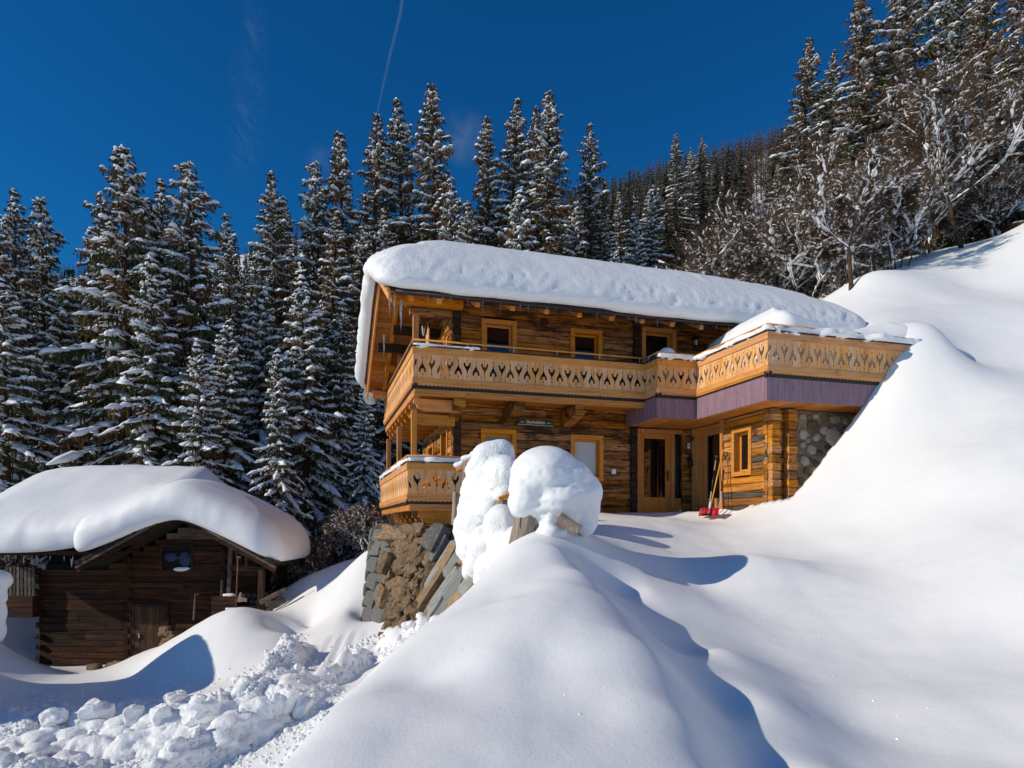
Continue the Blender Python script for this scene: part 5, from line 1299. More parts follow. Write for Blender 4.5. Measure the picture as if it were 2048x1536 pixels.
def snowpads(p0, p1, w, th, n=5, seed=0, sag=.5):
    """lumpy half-lens pads lying on segments p0-p1 (half width w, thickness th)"""
    p0 = np.asarray(p0, float); p1 = np.asarray(p1, float); m = len(p0); g = np.random.default_rng(seed)
    d = p1 - p0; h = np.stack([-d[:, 1], d[:, 0], np.zeros(m)], -1); ln = np.linalg.norm(h, axis=1, keepdims=True)
    h = np.where(ln > 1e-4, h / np.maximum(ln, 1e-4), np.array([[1., 0, 0]]))
    prof = np.sin(np.linspace(.10, np.pi - .10, n)); S = np.linspace(-.08, 1.08, n)
    w = np.reshape(w, (-1,1)) * (prof[None]**.6) * g.uniform(.65, 1.3, (m, n)); th = np.reshape(th, (-1,1)) * (prof[None]**.5) * g.uniform(.6, 1.4, (m, n))
    c = p0[:, None] + d[:, None]*S[None, :, None]
    k = [(-1, -.35), (-.72, .62), (0, 1.0), (.72, .62), (1, -.35), (0, -.25)]
    vs = [c + h[:, None]*(a*w)[..., None] + np.array([0, 0, 1.])*(b*th)[..., None] for a, b in k]
    v = np.stack(vs, 2).reshape(-1, 3)
    q = len(k); base = (np.arange(m)[:, None]*n + np.arange(n-1)[None])*q
    f = np.concatenate([np.stack([base+i, base+(i+1) % q, base+q+(i+1) % q, base+q+i], -1).reshape(-1, 4) for i in range(q)])
    e0 = np.arange(m)*n*q; e1 = e0 + (n-1)*q
    f = np.concatenate([f, np.stack([e0+2, e0+1, e0, e0+5], -1), np.stack([e0+2, e0+5, e0+4, e0+3], -1), np.stack([e1+2, e1+3, e1+4, e1+5], -1), np.stack([e1+2, e1+5, e1, e1+1], -1)])
    return v, f
def spruce_proto(seed, H, wid=.18, snow=1.0, dens=1.0, top2=False, bare=.0, brown=.35, coney=1.0, detail=1.0):
    g = np.random.default_rng(seed)
    tp0, tp1, tr0, tr1 = [], [], [], []
    z = np.linspace(0, H, 12); bend = np.stack([.02*H*np.sin(z/H*2+seed), .015*H*np.cos(z/H*2.3+seed), 0*z], -1)*np.linspace(0,1,12)[:,None]; ax = np.stack([0*z, 0*z, z], -1) + bend
    trunk = (ax[:-1], ax[1:], .013*H*(1-z[:-1]/H)+.015, .013*H*(1-z[1:]/H)+.012)
    leaders = [(0, H, 0, 0)]
    if top2: leaders.append((H*.62, H*.93, .07*H*math.cos(seed), .07*H*math.sin(seed)))
    B0, DZ, Ln, AZ, EL, OX, OY, DR = [], [], [], [], [], [], [], []
    for li, (zb, zt, ox, oy) in enumerate(leaders):
        h = max(.06*H, zb); az0 = 0
        while h < zt - .05:
            f = (h - 0) / zt
            nb_ = g.integers(4, 7)
            for k in range(nb_):
                L_ = (wid * H * (1 - f)**.78 * g.uniform(.5, 1.2) * (1 + .35*float(vnoise(h*.8+seed, az0*.3+k, seed))) + .10 + .02*H*(1-f)) * (1 if li == 0 else .55)
                if f > .93: L_ *= .8
                L_ = min(L_, wid*H*(1-f)**.7*1.18 + .2)
                if g.random() < bare * (1 - f): continue
                B0.append(h + g.uniform(-.12, .12)); Ln.append(L_); AZ.append(az0 + k*6.283/nb_ + g.uniform(-.3, .3)); EL.append(.60*f**2 - .34*(1-f) + g.uniform(-.14, .12)); DR.append(g.uniform(.25, .60) * (1 - .6*f)); OX.append(ox); OY.append(oy)
            h += (.030*H*(1-f) + .014*H + .05) * g.uniform(.75, 1.2) / dens; az0 += 1.1
    B0, Ln, AZ, EL, DR, OX, OY = map(np.array, (B0, Ln, AZ, EL, DR, OX, OY)); nB = len(B0)
    def pt(i, s, lat=0.0, dz=0.0):
        r = Ln[i]*s; cx = np.interp(B0[i], z, ax[:,0]); cy = np.interp(B0[i], z, ax[:,1])
        zz = B0[i] + r*np.sin(EL[i]) - DR[i]*Ln[i]*s**1.6 + .12*Ln[i]*np.clip(s-.75, 0, 1) + dz
        return np.stack([cx + OX[i] + r*np.cos(AZ[i]) - lat*np.sin(AZ[i]), cy + OY[i] + r*np.sin(AZ[i]) + lat*np.cos(AZ[i]), zz], -1)
    idx = np.arange(nB)
    br0 = np.concatenate([pt(idx, s) for s in (0, .35, .7)]); br1 = np.concatenate([pt(idx, s) for s in (.35, .7, 1.0)]); rr0 = np.concatenate([.010+.010*Ln, .008+.006*Ln, .006+0*Ln]); rr1 = np.concatenate([.008+.006*Ln, .006+0*Ln, .003+0*Ln])
    v1, f1 = tubes(*trunk, n=8); v2, f2 = tubes(br0, br1, rr0, rr1, 3)
    trunk_m = nmesh('trunk', np.concatenate([v1, v2]), np.concatenate([f1, f2 + len(v1)]), M['bark'])
    # needle sprays: drooping twigs both sides of each branch, several narrow leaves per twig
    cnt = np.maximum(4, (Ln * 15 * detail).astype(int)); bi = np.repeat(idx, cnt); n = len(bi)
    s = g.uniform(.12, 1.04, n); side = g.choice([-1, 1], n); wl_ = (.16 + .30*Ln[bi]*(1 - s)**.8) * g.uniform(.5, 1.15, n); wl_ = np.minimum(wl_, .75)
    a = pt(bi, s); ang = g.uniform(.5, 1.35, n); r_ = wl_*np.cos(ang); l_ = wl_*np.sin(ang)*side; drop = wl_*g.uniform(.15, .75, n)
    e = a + np.stack([r_*np.cos(AZ[bi]) - l_*np.sin(AZ[bi]), r_*np.sin(AZ[bi]) + l_*np.cos(AZ[bi]), -drop], -1)
    V_, F_ = [], []; base = 0
    K = 4
    for k in range(K):
        t0 = (k + g.uniform(0, .5, n)) / K; t1 = t0 + g.uniform(.35, .6, n)
        p = a + (e-a)*t0[:,None]; q = a + (e-a)*t1[:,None] + g.normal(0, .035, (n,3)); q[:,2] -= g.uniform(.0, .10, n)
        dd = q - p; w_ = np.cross(dd, g.normal(0, 1, (n,3))); w_ /= np.linalg.norm(w_, axis=1, keepdims=True)+1e-9; w_ *= g.uniform(.018, .048, n)[:,None]
        m_ = p + dd*.45
        v = np.stack([p, m_ + w_, q, m_ - w_], 1).reshape(-1, 3); V_.append(v); F_.append(np.arange(n*4).reshape(-1,4) + base); base += 4*n
    # hanging fringe under the branch
    p = pt(bi, g.uniform(.1, 1, n), g.normal(0, .08, n)); q = p + np.stack([g.normal(0,.05,n), g.normal(0,.05,n), -g.uniform(.12,.62,n)*np.minimum(1, .35+Ln[bi]*.5)], -1)
    w_ = np.stack([g.normal(0,1,n), g.normal(0,1,n), 0*p[:,0]], -1); w_ /= np.linalg.norm(w_,axis=1,keepdims=True); w_ *= g.uniform(.015,.045,n)[:,None]; m_ = p + (q-p)*.4
    V_.append(np.stack([p, m_+w_, q, m_-w_], 1).reshape(-1,3)); F_.append(np.arange(n*4).reshape(-1,4)+base)
    F_ = np.concatenate(F_); crown = nmesh('crown', np.concatenate(V_), F_, M['needle'])
    crown.materials.append(M['needle2']); mi = (np.repeat(g.random(nB)[bi][None], K+1, 0) < brown).ravel().astype(np.int32); crown.polygons.foreach_set('material_index', mi[:len(crown.polygons)])
    # snow pads along the branches
    P0, P1, WW, TT = [], [], [], []
    snowy = g.random(nB)
    for (s0, s1_) in ((.10,.36), (.30,.58), (.50,.80), (.72,1.04)):
        keep = .75*snowy + .25*g.random(nB) < .85*snow*(.78 + .7*vnoise(AZ*1.3, B0*.9, seed*1.7)); i = idx[keep]; k = len(i)
        u0 = s0 + g.uniform(-.06,.06,k); u1 = s1_ + g.uniform(-.08,.08,k)
        P0.append(pt(i, u0, 0, .03)); P1.append(pt(i, u1, 0, .03)); WW.append((.06 + .055*np.minimum(Ln[i],2.2)) * g.uniform(.6,1.45,k)); TT.append((.045+.045*np.minimum(Ln[i],2)) * g.uniform(.6,1.5,k))
    keep = g.random(n) < .60*snow; P0.append(a[keep] + [0,0,.02]); P1.append(a[keep] + (e-a)[keep]*g.uniform(.5,1.0,keep.sum())[:,None] + [0,0,.03]); WW.append(g.uniform(.03,.085,keep.sum())); TT.append(g.uniform(.02,.055,keep.sum()))
    v, f = snowpads(np.concatenate(P0), np.concatenate(P1), np.concatenate(WW), np.concatenate(TT), 4, seed)
    sm_ = nmesh('snow_load', v, f, M['snow_tree'], True)
    # cones near the top
    nc = int(160*coney); ci = g.choice(idx, nc, p=(w:=np.clip(B0/H-.35,0,1)**1.2*Ln)/w.sum()); p = pt(ci, g.uniform(.3,1,nc)); q = p - np.stack([0*p[:,0], 0*p[:,0], g.uniform(.10,.17,nc)], -1)
    v, f = tubes(np.concatenate([p, (p+q)/2]), np.concatenate([(p+q)/2, q]), np.concatenate([np.full(nc,.012), np.full(nc,.03)]), np.concatenate([np.full(nc,.03), np.full(nc,.006)]), 4)
    cn = nmesh('cones', v, f, M['cone'])
    return [('trunk', trunk_m), ('crown', crown), ('snow_load', sm_), ('cones', cn)], H
def place(proto, x, y, H, rz_, label, group, name='spruce_tree', cat='spruce tree', zz=None, sx=1.0, parts=None):
    ms, H0 = proto; s = H / H0
    t = thing(name, label, cat, (x, y, (tz(x, y) if zz is None else zz) - .15), rz_, group); t.scale = (s*sx, s*sx, s)
    for nm, me in ms:
        if parts and nm not in parts: continue
        o = obj(nm, me, t)
        if nm in ('crown', 'snow_load', 'cones', 'stems', 'branches'): o['kind'] = 'stuff'
    return t
SP = [spruce_proto(1, 14, .19, 1.0, 1.0, True), spruce_proto(2, 16, .17, 1.0, 1.0), spruce_proto(3, 18, .15, .9, 1.05, brown=.5, coney=2), spruce_proto(4, 18, .145, .8, 1.1, brown=.55, coney=2.2), spruce_proto(5, 12, .20, 1.35, 1.0, coney=.2, brown=.2), spruce_proto(6, 20, .14, .62, 1.05, brown=.6, coney=2.5)]
G1 = 'snowy spruces standing behind the barn and chalet'
TR = [ # top px, top py, depth, proto, rot, width, label
 (45,382,27,2,.3,1.0,'twin topped spruce at the far left edge'), (78,398,29,1,2,1.0,'spruce leaning beside the left edge, its top just above its neighbour'), (-30,430,25,0,1,1.0,'broad spruce half cut by the left edge'), (10,560,22.5,4,4,1.1,'shorter snow laden spruce low at the left edge'),
 (242,297,24,0,.5,1.05,'tall broad spruce directly behind the barn roof'), (192,392,27,1,3,.9,'narrower spruce showing left of the tall one behind the barn'), (130,560,26,4,2,1.0,'dark filler spruce between the left edge and the barn spruces'),
 (382,333,24.5,1,1.2,1.2,'second tall spruce with cone rich top right of the tallest left one'), (338,362,27,2,.2,1.0,'slim spruce top just left of the second tall spruce'), (300,520,23,4,5,1.0,'low spruce in front of the gap behind the barn ridge'),
 (468,438,33,2,1,1.0,'spruce with rounded top in the gap of the left treeline'), (545,358,33,2,2.2,1.0,'slender spruce rising alone in the middle left gap'), (574,392,36,3,.7,1.0,'smaller spruce top touching the slender middle one'),
 (520,585,25,4,.4,1.0,'young heavily snowed spruce in front of the middle gap'), (612,555,24,4,3.1,.95,'young white laden spruce left of the chalet roof'), (560,700,22,4,2.4,.8,'small loaded spruce low behind the barn right end'), (676,600,25.5,0,1.6,.8,'snow laden spruce closest to the chalet gable'), (455,640,22.8,4,1.1,.95,'low loaded spruce above the right half of the barn'),(400,690,21.8,4,3.9,.9,'bushy loaded spruce rising straight above the barn gable'),(730,760,24,4,.9,.7,'small spruce squeezed beside the gable snow'),
 (636,330,34,1,.9,1.0,'brownish spruce left of the highest left cluster'), (690,272,35,3,2.0,1.05,'full spruce at the left of the highest cluster'), (738,226,37,5,.2,1.0,'thin topped high spruce right of the full one'), (660,420,30,2,4.4,1.0,'mid height spruce filling the slope left of the chalet'), (715,450,30,3,5.2,1.1,'dark spruce right behind the chalet gable'),
 (806,213,38,2,1.4,1.0,'high spruce left of the pointed tallest pair'), (862,182,36,3,2.9,1.1,'tallest pointed spruce above the left end of the roof snow'), (780,420,31,2,.1,1.0,'spruce just left above the roof snow corner'), (905,360,33,1,.8,.9,'lower spruce in the dip above the roof'),
 (967,243,38,3,3.3,1.0,'spruce before the cluster over the middle of the roof'), (1021,196,37,2,4.1,1.0,'left twin of the high cluster over the roof'), (1062,206,40,5,1.0,1.0,'middle spruce of the high cluster over the roof'), (1108,178,36,3,.4,1.1,'right tallest spruce of the cluster over the roof'), (1172,258,39,2,2.6,1.0,'shorter spruce ending the cluster over the roof'), (940,400,31,2,5.5,.9,'spruce rising just behind the roof ridge'), (1150,400,32,1,3.7,.9,'low wide spruce behind the roof below the cluster'),
 (1045,380,31,4,1.9,.9,'loaded spruce close behind the middle of the roof'),
 (1243,385,46,3,1.3,1.0,'spruce standing in the gap right of the roof cluster'), (1303,372,43,4,.3,.9,'white laden spruce in the open gap right of the roof cluster'), (1356,262,50,5,2.2,1.0,'straight high spruce in the right hand gap'), (1384,300,56,2,1.2,1.0,'spruce behind the straight one in the right hand gap'), (1402,270,66,5,.8,1.0,'thin spruce top beside the straight one'), (1270,430,38,4,3.3,.8,'small white spruce just above the roof snow in the gap'),(1205,420,38,2,3.3,.9,'slender spruce just above the roof snow left of the gap'),
]
G2 = 'spruces on the steep slope at the right'
TR2 = [(1604,76,38,5,.2,1.05,'brown tipped spruce at the left of the right hand group'), (1640,170,40,2,2.0,1.0,'lower spruce tucked behind the brown tipped one'), (1664,95,44,5,1.0,.8,'thin dark spruce between the brown tipped one and the highest'), (1738,-30,35,5,2.4,1.1,'highest spruce of the right hand group with white shelves'), (1825,-110,34,3,.9,1.1,'dense spruce cut by the top edge left of the corner'), (1903,-90,39,4,4.0,1.0,'white laden spruce top against the sky near the corner'), (1985,-70,30,5,3.0,1.0,'brown spruce near the top right corner'), (2050,-140,27,3,1.6,1.1,'big brown spruce cut by the right edge'), (1785,40,36,3,5.1,1.0,'spruce filling the slope below the highest one'), (1700,220,34,5,.6,1.0,'dark spruce low beside the highest one'), (1950,60,33,3,2.2,1.1,'dark spruce behind the bare tree at the right'), (2100,50,30,5,2.2,1.1,'spruce just past the right edge'), (1870,200,37,2,2.2,1.1,'dark spruce behind the top of the large bare tree'),(1560,330,38,3,1.1,.9,'dark spruce standing in front of the brown larches')]
for lst, grp in ((TR, G1), (TR2, G2)):
    for (px, py, Y, pi_, rot_, sx, lab) in lst:
        x = (px - CX)/FPX*Y; zt = (HY - py)/FPX*Y; zb = tz(x, Y)
        place(SP[pi_], x, Y, zt - zb + .15, rot_, lab, grp, sx=sx * (1.06 if grp == G1 else 1.32))
# ---- bare broadleaf trees and shrubs
def bare_proto(seed, H, spread=.5, levels=6, snow=1.0, fine=1.0, trunks=1, kink=.22):
    g = np.random.default_rng(seed); segs = []
    stack = []
    for k in range(trunks):
        a = g.uniform(0, 6.28); stack.append((np.array([.1*math.cos(a)*k, .1*math.sin(a)*k, 0.]), np.array([.25*math.cos(a)*(trunks > 1)+g.normal(0,.08), .25*math.sin(a)*(trunks > 1)+g.normal(0,.08), 1.]), H*(.34 if trunks == 1 else .30)*g.uniform(.85,1.1), .014*H/ (trunks**.4), 0))
    while stack:
        p, d, L_, r, lv = stack.pop(); d = d/np.linalg.norm(d); n = 3 if lv < 3 else 2; rr = r
        for i in range(n):
            d = d + g.normal(0, kink*.35, 3) + np.array([0,0,.05 if lv < 4 else .02]); d /= np.linalg.norm(d)
            q = p + d*L_/n; r2 = rr*(.86 if lv < 4 else .75); segs.append((p, q, rr, r2, lv)); 
            if lv >= 1 and lv < levels-1 and i < n-1 and g.random() < .75:
                b = d + g.normal(0, .75, 3)*spread*1.3; b[2] += .2; stack.append((q, b, L_*g.uniform(.45,.7), r2*.6, lv+1))
            p, rr = q, r2
        if lv < levels-1:
            for k in range(g.integers(2, 4) if lv else 3):
                b = d + g.normal(0, 1, 3)*spread*(1.15 if lv < 2 else .80); b[2] += .22
                stack.append((p, b, L_*g.uniform(.58,.85), rr*g.uniform(.55,.8), lv+1))
    P0 = np.array([s[0] for s in segs]); P1 = np.array([s[1] for s in segs]); r0 = np.maximum(np.array([s[2] for s in segs]), .005); r1 = np.maximum(np.array([s[3] for s in segs]), .004); lv = np.array([s[4] for s in segs])
    big = lv <= 2
    v1, f1 = tubes(P0[big], P1[big], r0[big], r1[big], 7); v2, f2 = tubes(P0[~big], P1[~big], r0[~big], r1[~big], 3)
    # brush of fine end twigs
    ends = np.where(lv >= levels-2)[0]; k = int(len(ends)*3*fine); e = g.choice(ends, k); a = P0[e] + (P1[e]-P0[e])*g.random((k,1)); b = a + (P1[e]-P0[e])/(np.linalg.norm(P1[e]-P0[e],axis=1,keepdims=True)+1e-6)*.18 + g.normal(0,.14,(k,3)); 
    v3, f3 = tubes(a, b, np.full(k,.006), np.full(k,.002), 3)
    tr = nmesh('trunk', v1, f1, M['bark']); br = nmesh('branches', np.concatenate([v2, v3]), np.concatenate([f2, f3+len(v2)]), M['twig'])
    d = P1-P0; flat = 1 - np.abs(d[:,2])/(np.linalg.norm(d,axis=1)+1e-6)
    pr = np.where(lv <= 3, .85, np.where(lv == 4, .42, .16))*snow*np.clip(flat*1.8+.15, 0, 1); keep = g.random(len(P0)) < pr
    w = np.clip(r0*1.7 + .03, .035, .17)[keep]*g.uniform(.7,1.6,keep.sum()); th = np.clip(r0*1.5+.03, .04, .14)[keep]*g.uniform(.7,1.6,keep.sum())
    o_ = np.array([0,0,1.])*(r0[keep]*.7)[:,None]; A_, B_ = P0[keep]+o_, P1[keep]+o_
    A2, B2, w2, t2_ = [], [], [], []
    for a_, b_, ww, tt in zip(A_, B_, w, th):       # break long pads into clumps
        m_ = max(1, int(round(np.linalg.norm(b_-a_)/.30)))
        for q in range(m_):
            if m_ > 1 and g.random() < .22: continue
            A2.append(a_+(b_-a_)*(q+g.uniform(-.15,.1))/m_); B2.append(a_+(b_-a_)*(q+1+g.uniform(-.1,.2))/m_); w2.append(ww*g.uniform(.65,1.35)); t2_.append(tt*g.uniform(.6,1.4))
    v, f = snowpads(np.array(A2), np.array(B2), np.array(w2), np.array(t2_), 4, seed)
    # hoar clumps
    k = int(len(ends)*.22*snow); e = g.choice(ends, k); a = P1[e]; b = a + g.normal(0,.07,(k,3)); vv, ff = snowpads(a, b, g.uniform(.025,.06,k), g.uniform(.02,.045,k), 3, seed+1)
    # a few heavy pillows in the forks
    mid = np.where((lv >= 1) & (lv <= 3))[0]; k = int(14*snow); e = g.choice(mid, k); a = P0[e]; vp, fp = snowpads(a + g.normal(0,.05,(k,3)), a + (P1[e]-P0[e])*.6 + [0,0,.03], g.uniform(.08,.17,k)*H/9, g.uniform(.06,.12,k)*H/9, 6, seed+2)
    sn = nmesh('snow_load', np.concatenate([v, vv, vp]), np.concatenate([f, ff+len(v), fp+len(v)+len(vv)]), M['snow_tree'], True)
    top = max(P1[:,2].max(), .1)
    return [('stems' if trunks > 1 else 'trunk', tr), ('branches', br), ('snow_load', sn)], top
BT = [bare_proto(31, 8, .52, 7, 1.0, 1.4), bare_proto(35, 8, .50, 7, 1.2, 1.4), bare_proto(33, 9, .40, 7, .6, 1.8)]
SH = [bare_proto(41, 4, .40, 6, 1.0, 1.1, trunks=4), bare_proto(42, 4.5, .36, 6, 1.2, 1.1, trunks=5), bare_proto(43, 3.5, .45, 6, .8, 1.3, trunks=4)]
G3 = 'bare snow dusted trees right of the chalet roof'
for (px, py, bpx, Y, k, rot_, sx, lab) in ((1655,265,1702,21.0,0,.4,1.1,'bare forked tree rooted right behind the end of the roof snow'), (1885,140,1925,23.8,1,2.2,1.25,'largest bare tree carrying heavy snow on its branches at the right'), (1800,130,1840,26,2,4.0,1.0,'fine twigged brown bare tree left of the largest one'), (1745,330,1752,23.5,2,1.0,.8,'thin bare tree between the forked and the largest one'), (1560,370,1580,25,1,1.8,1.0,'snow crusted bare tree left of the forked one'), (1490,400,1500,27,0,3.0,1.0,'snow crusted bare tree above the right half of the roof'), (1620,360,1630,25,2,5.0,.9,'twiggy bare tree close behind the forked one'), (1970,320,1985,25.5,0,1.2,.9,'bare tree near the right edge on the crest'), (1430,440,1440,29,2,2.7,1.0,'small bare tree left of the crusted pair'), (2050,260,2060,27,2,1.9,1.0,'bare tree cut by the right edge')):
    x = (bpx-CX)/FPX*Y; zt = (HY-py)/FPX*Y; zb = tz(x, Y); place(BT[k], x, Y, zt-zb, rot_, lab, G3, 'bare_tree', 'bare tree', sx=sx)
G4 = 'snow covered shrubs at the forest edge'
shr = []
for i in range(26):
    px = random.uniform(1250, 2040); Y = random.uniform(23, 34); x = (px-CX)/FPX*Y
    if x < 7 and Y < 25: Y = 26
    shr.append((x, Y, random.uniform(2.2, 4.6), random.randrange(3)))
for (px, Y, h_, k) in ((600,20.5,2.4,0),(560,19.6,2.0,1),(620,19.6,1.6,2),(700,21,2.2,0),(735,20,1.8,1),(655,22.5,2.4,2),(20,22,2.2,1),(-40,20,2.0,0),(60,23,3,2),(1230,30,3.6,1),(1190,29,3.2,0),(480,23,3,2),(1990,25.5,2.6,0)):
    shr.append(((px-CX)/FPX*Y, Y, h_, k))
for (x, Y, h_, k) in shr: place(SH[k], x, Y, h_, random.uniform(0,6), 'frosted leafless shrub with snow clumps at the forest edge', G4, 'snowy_shrub', 'shrub', sx=random.uniform(1.0,1.4))
# ---- mid and far forest
def far_proto(seed, H, mat, wid=.16, n=26, snow=.7, larch=False):
    g = np.random.default_rng(seed); V_, F_, S_, SF, b, sb = [], [], [], [], 0, 0
    h = .10*H
    while h < H*.98:
        f = h/H; L_ = wid*H*(1-f)**.8+.12
        for k in range(7 if not larch else 6):
            a = g.uniform(0, 6.28); l2 = L_*g.uniform(.6,1.2); dz = l2*(-.35 if not larch else g.uniform(-.1,.4)); w = l2*(.20 if not larch else .045)
            c, s = math.cos(a), math.sin(a); p = np.array([0,0,h]); q = np.array([l2*c, l2*s, h+dz]); m = p*.45+q*.55; sd = np.array([-s*w, c*w, 0]); dn = np.array([0,0,-l2*(.34 if not larch else .05)])
            V_ += [p, m+sd+dn*.5, q, m-sd+dn*.5, m+dn]; F_ += [(b, b+1, b+2), (b, b+2, b+3), (b, b+4, b+2)]; b += 5
            if g.random() < snow:
                u = np.array([0,0,.02*H/10+.03]); S_ += [p*.7+q*.3+u, m+sd*.8+u, q+u*.5, m-sd*.8+u]; SF += [(sb, sb+1, sb+2), (sb, sb+2, sb+3)]; sb += 4
        h += H/n*g.uniform(.8,1.2)
    v, f = tubes([[0,0,0]], [[0,0,H]], [.011*H], [.01], 5)
    return [('trunk', nmesh('trunk', v, f, M['bark'])), ('crown', nmesh('crown', V_, np.array(F_), mat)), ('snow_load', nmesh('snow_load', S_, np.array(SF), M['snow_tree']))], H
FP = [far_proto(51, 14, M['farneedle'], .15, 44, .8), far_proto(52, 16, M['farneedle'], .13, 44, .6), far_proto(53, 13, M['farneedle'], .17, 40, .95), far_proto(54, 15, M['larch'], .13, 60, .25, True)]
LO = [far_proto(61, 14, M['farneedle'], .15, 12, .6), far_proto(62, 16, M['farneedle'], .13, 12, .5), far_proto(63, 15, M['larch'], .12, 16, .12, True)]
cand = []
for i in range(22000):
    Y = 42 * (330/42) ** (random.random()**.62); px = random.uniform(-150, 2200); x = (px-CX)/FPX*Y
    cand.append((x, Y, px))
cand = [c for c in cand if not (1190 < c[2] < 1300 and 50 < c[1] < 75)]
zs = terrain(np.array([c[0] for c in cand]), np.array([c[1] for c in cand]))
cand = [(x, Y, px, float(z)) for (x, Y, px), z in zip(cand, zs)]
cand.sort(key=lambda c: c[1])
RIDGE = ([-150,0,440,600,700,1180,1300,1450,1560,1620,2048,2300],[520,505,455,392,370,345,312,265,232,215,100,60])
vis = []; cell = {}
for c in cand:
    x, Y, px, z = c; key = (int(x/ (2.3 + Y*.007)), int(Y/(3.0 + Y*.012)))
    hm = (HY - np.interp(px, *RIDGE) - 8) / FPX * Y - z
    if key in cell or hm < 2.0: continue
    cell[key] = 1; vis.append((x, Y, px, z, float(hm)))
def is_larch(px, Y): return random.random() < (.65 if 1380 < px < 1600 else .3 if 1150 < px < 1380 else .12)
mid_ = [c for c in vis if (1180 < c[2] < 1620 or 380 < c[2] < 620) and c[1] < 120][:150]
ms = set(id(c) for c in mid_)
G5 = 'conifers on the hillside beyond the chalet'
for (x, Y, px, z, hm) in mid_:
    l_ = is_larch(px, Y); k = 3 if l_ else random.randrange(3)
    place(FP[k], x, Y, min(random.uniform(7, 12) * (1.1 if l_ else 1), hm * random.uniform(.75, 1.05)), random.uniform(0,6), 'reddish brown leafless larch among the hillside conifers' if l_ else 'snow flecked dark spruce among the hillside conifers', ('bare larches' if l_ else 'spruces') + ' on the hillside beyond the chalet', 'larch_tree' if l_ else 'spruce_tree', 'larch' if l_ else 'spruce tree', zz=z)
# the rest of the wood reads as one mass
acc = {}
for c in vis:
    if id(c) in ms: continue
    x, Y, px, z, hm = c; l_ = is_larch(px, Y); pr = (LO[2] if l_ else random.choice(LO[:2])) if Y > 75 else (FP[3] if l_ else random.choice(FP[:3])); H_ = min(random.uniform(7.5, 12), hm * random.uniform(.7, 1.05)); s = H_/pr[1]; a = random.uniform(0, 6.28); ca, sa = math.cos(a)*s, math.sin(a)*s
    for nm, me in pr[0]:
        k_ = me.name
        if k_ not in acc:
            n = len(me.vertices); co = np.empty(n*3); me.vertices.foreach_get('co', co); fl = np.array([p.vertices[:] for p in me.polygons]); acc[k_] = [co.reshape(-1,3), fl, me.materials[0], []]
        acc[k_][3].append((x, Y, z-.2, ca, sa, s))
vv, ff3, ff4, mi3, mi4, mats_, b = [], [], [], [], [], [], 0
for k_, (co, fl, mat, inst) in acc.items():
    I = np.array(inst); m = len(I); X_ = co[None,:,0]*I[:,3:4] - co[None,:,1]*I[:,4:5] + I[:,0:1]; Y_ = co[None,:,0]*I[:,4:5] + co[None,:,1]*I[:,3:4] + I[:,1:2]; Z_ = co[None,:,2]*I[:,5:6] + I[:,2:3]
    vv.append(np.stack([X_, Y_, Z_], -1).reshape(-1,3)); F_ = (fl[None] + (np.arange(m)*len(co))[:,None,None]).reshape(-1, fl.shape[1]) + b; b += m*len(co)
    if mat not in mats_: mats_.append(mat)
    (ff3 if fl.shape[1] == 3 else ff4).append(F_); (mi3 if fl.shape[1] == 3 else mi4).append(np.full(len(F_), mats_.index(mat)))
me = nmesh('distant_forest', np.concatenate(vv), [np.concatenate(ff3), np.concatenate(ff4)], mats_[0])
for m in mats_[1:]: me.materials.append(m)
me.polygons.foreach_set('material_index', np.concatenate(mi3 + mi4).astype(np.int32))
tag(obj('distant_forest', me), 'distant conifer forest covering the mountainside', kind='stuff')
print('forest: individual', len(mid_), 'mass', len(vis)-len(mid_))
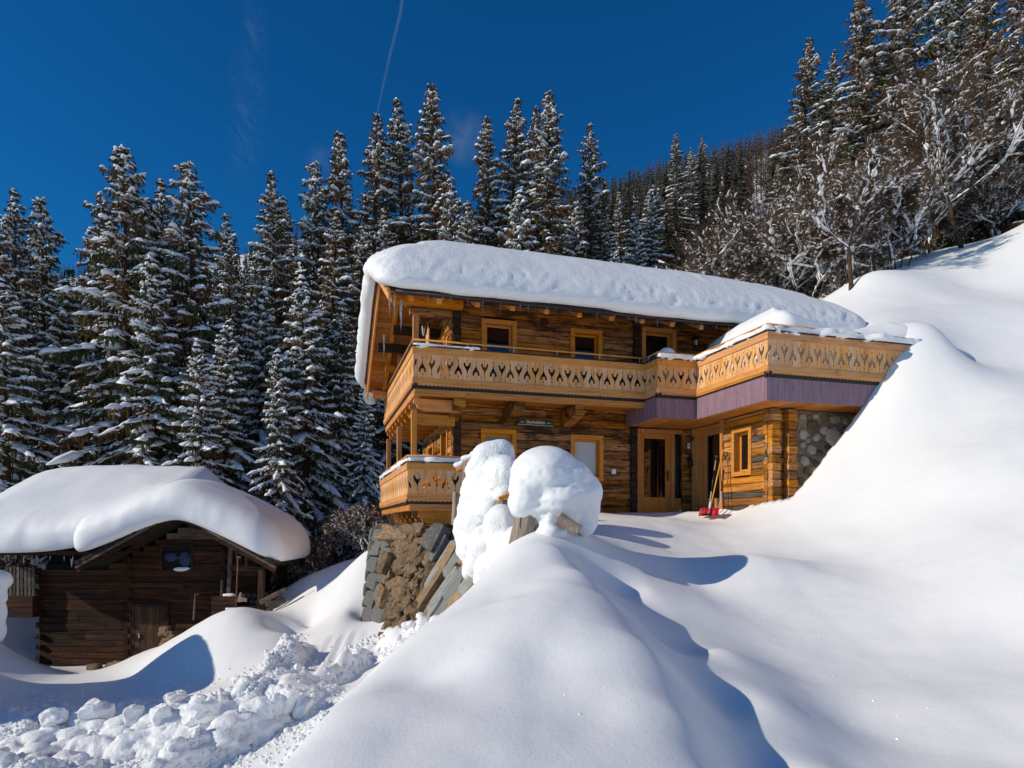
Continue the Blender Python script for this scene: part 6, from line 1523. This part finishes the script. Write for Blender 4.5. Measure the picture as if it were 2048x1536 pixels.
# ------------------------------------------------------------------ contrail and wisps: thin ice cloud with real volume
def volmat(name, dens, noise=None, c=(1,1,1)):
    m = bpy.data.materials.new(name); m.use_nodes = True; n = m.node_tree.nodes; l = m.node_tree.links; n.clear()
    out = n.new('ShaderNodeOutputMaterial'); v = n.new('ShaderNodeVolumePrincipled'); v.inputs['Color'].default_value = (*c, 1); v.inputs['Density'].default_value = dens; v.inputs['Anisotropy'].default_value = .1
    if noise:
        tc = N(n, 'ShaderNodeTexCoord'); mp = N(n, 'ShaderNodeMapping'); mp.inputs['Scale'].default_value = noise[0]; l.new(tc.outputs['Object'], mp.inputs[0])
        t = N(n, 'ShaderNodeTexNoise', i_Scale=1.0, i_Detail=5.0, i_Roughness=.6, i_Distortion=noise[3]); l.new(mp.outputs[0], t.inputs['Vector'])
        mr = N(n, 'ShaderNodeMapRange'); mr.inputs['From Min'].default_value = noise[1]; mr.inputs['From Max'].default_value = noise[2]; mr.inputs['To Max'].default_value = dens; l.new(t.outputs[0], mr.inputs['Value'])
        g = N(n, 'ShaderNodeVectorMath', operation='LENGTH'); mp2 = N(n, 'ShaderNodeMapping'); mp2.inputs['Scale'].default_value = noise[4]; l.new(tc.outputs['Object'], mp2.inputs[0]); l.new(mp2.outputs[0], g.inputs[0])
        fo = N(n, 'ShaderNodeMapRange'); fo.inputs['From Min'].default_value = 1; fo.inputs['From Max'].default_value = .1; l.new(g.outputs['Value'], fo.inputs['Value'])
        l.new(mth(n, l, 'MULTIPLY', mr.outputs[0], fo.outputs[0]), v.inputs['Density'])
    l.new(v.outputs[0], out.inputs['Volume']); return m
D = 4000
def wp(px, py): return W(px, py, D)
pts = [wp(812,-60), wp(800,30), wp(780,110), wp(764,180), wp(752,235), wp(747,262)]
o = MB().tube(pts, [12,11.5,10,8,7,5], 10).build('contrail', volmat('contrail_vapour', .0045), smooth=True); tag(o, 'long straight contrail crossing the blue sky', 'contrail')
def cloud(name, px, py, rx, ry, dens, noise, label, c=(1,1,1), rot_=0):
    bm = bmesh.new(); bmesh.ops.create_icosphere(bm, subdivisions=3, radius=1, matrix=Matrix.Diagonal((rx/FPX*D, 150, ry/FPX*D, 1))); me = bpy.data.meshes.new(name); bm.to_mesh(me); bm.free()
    k = (FPX/D/rx, 1/150, FPX/D/ry); me.materials.append(volmat(name + '_vapour', dens, (*noise, k), c)); o = obj(name, me, None, tuple(wp(px, py)), (0, rot_, 0)); tag(o, label, 'cloud')
cloud('cirrus_wisp', 495, 210, 45, 200, .0011, ((.012, .004, .022), .50, .72, 1.2), 'faint vertical wisp of cirrus in the left sky', rot_=R(4))
cloud('cirrus_wisp', 508, 45, 30, 90, .0011, ((.02, .004, .015), .50, .72, 1.2), 'faint upper end of the cirrus reaching the top edge')
cloud('small_cloud', 930, 275, 60, 62, .0022, ((.010, .006, .010), .38, .7, .3), 'small hazy cloud between the spruce tops', (1, .93, .95))
cloud('small_cloud', 642, 318, 40, 26, .0014, ((.014, .006, .014), .38, .7, .3), 'tiny faint cloud above the left middle spruces', (1, .93, .95))
print('objects', len(bpy.data.objects), 'meshes', len(bpy.data.meshes), 'tris', sum(len(m.polygons) for m in bpy.data.meshes))
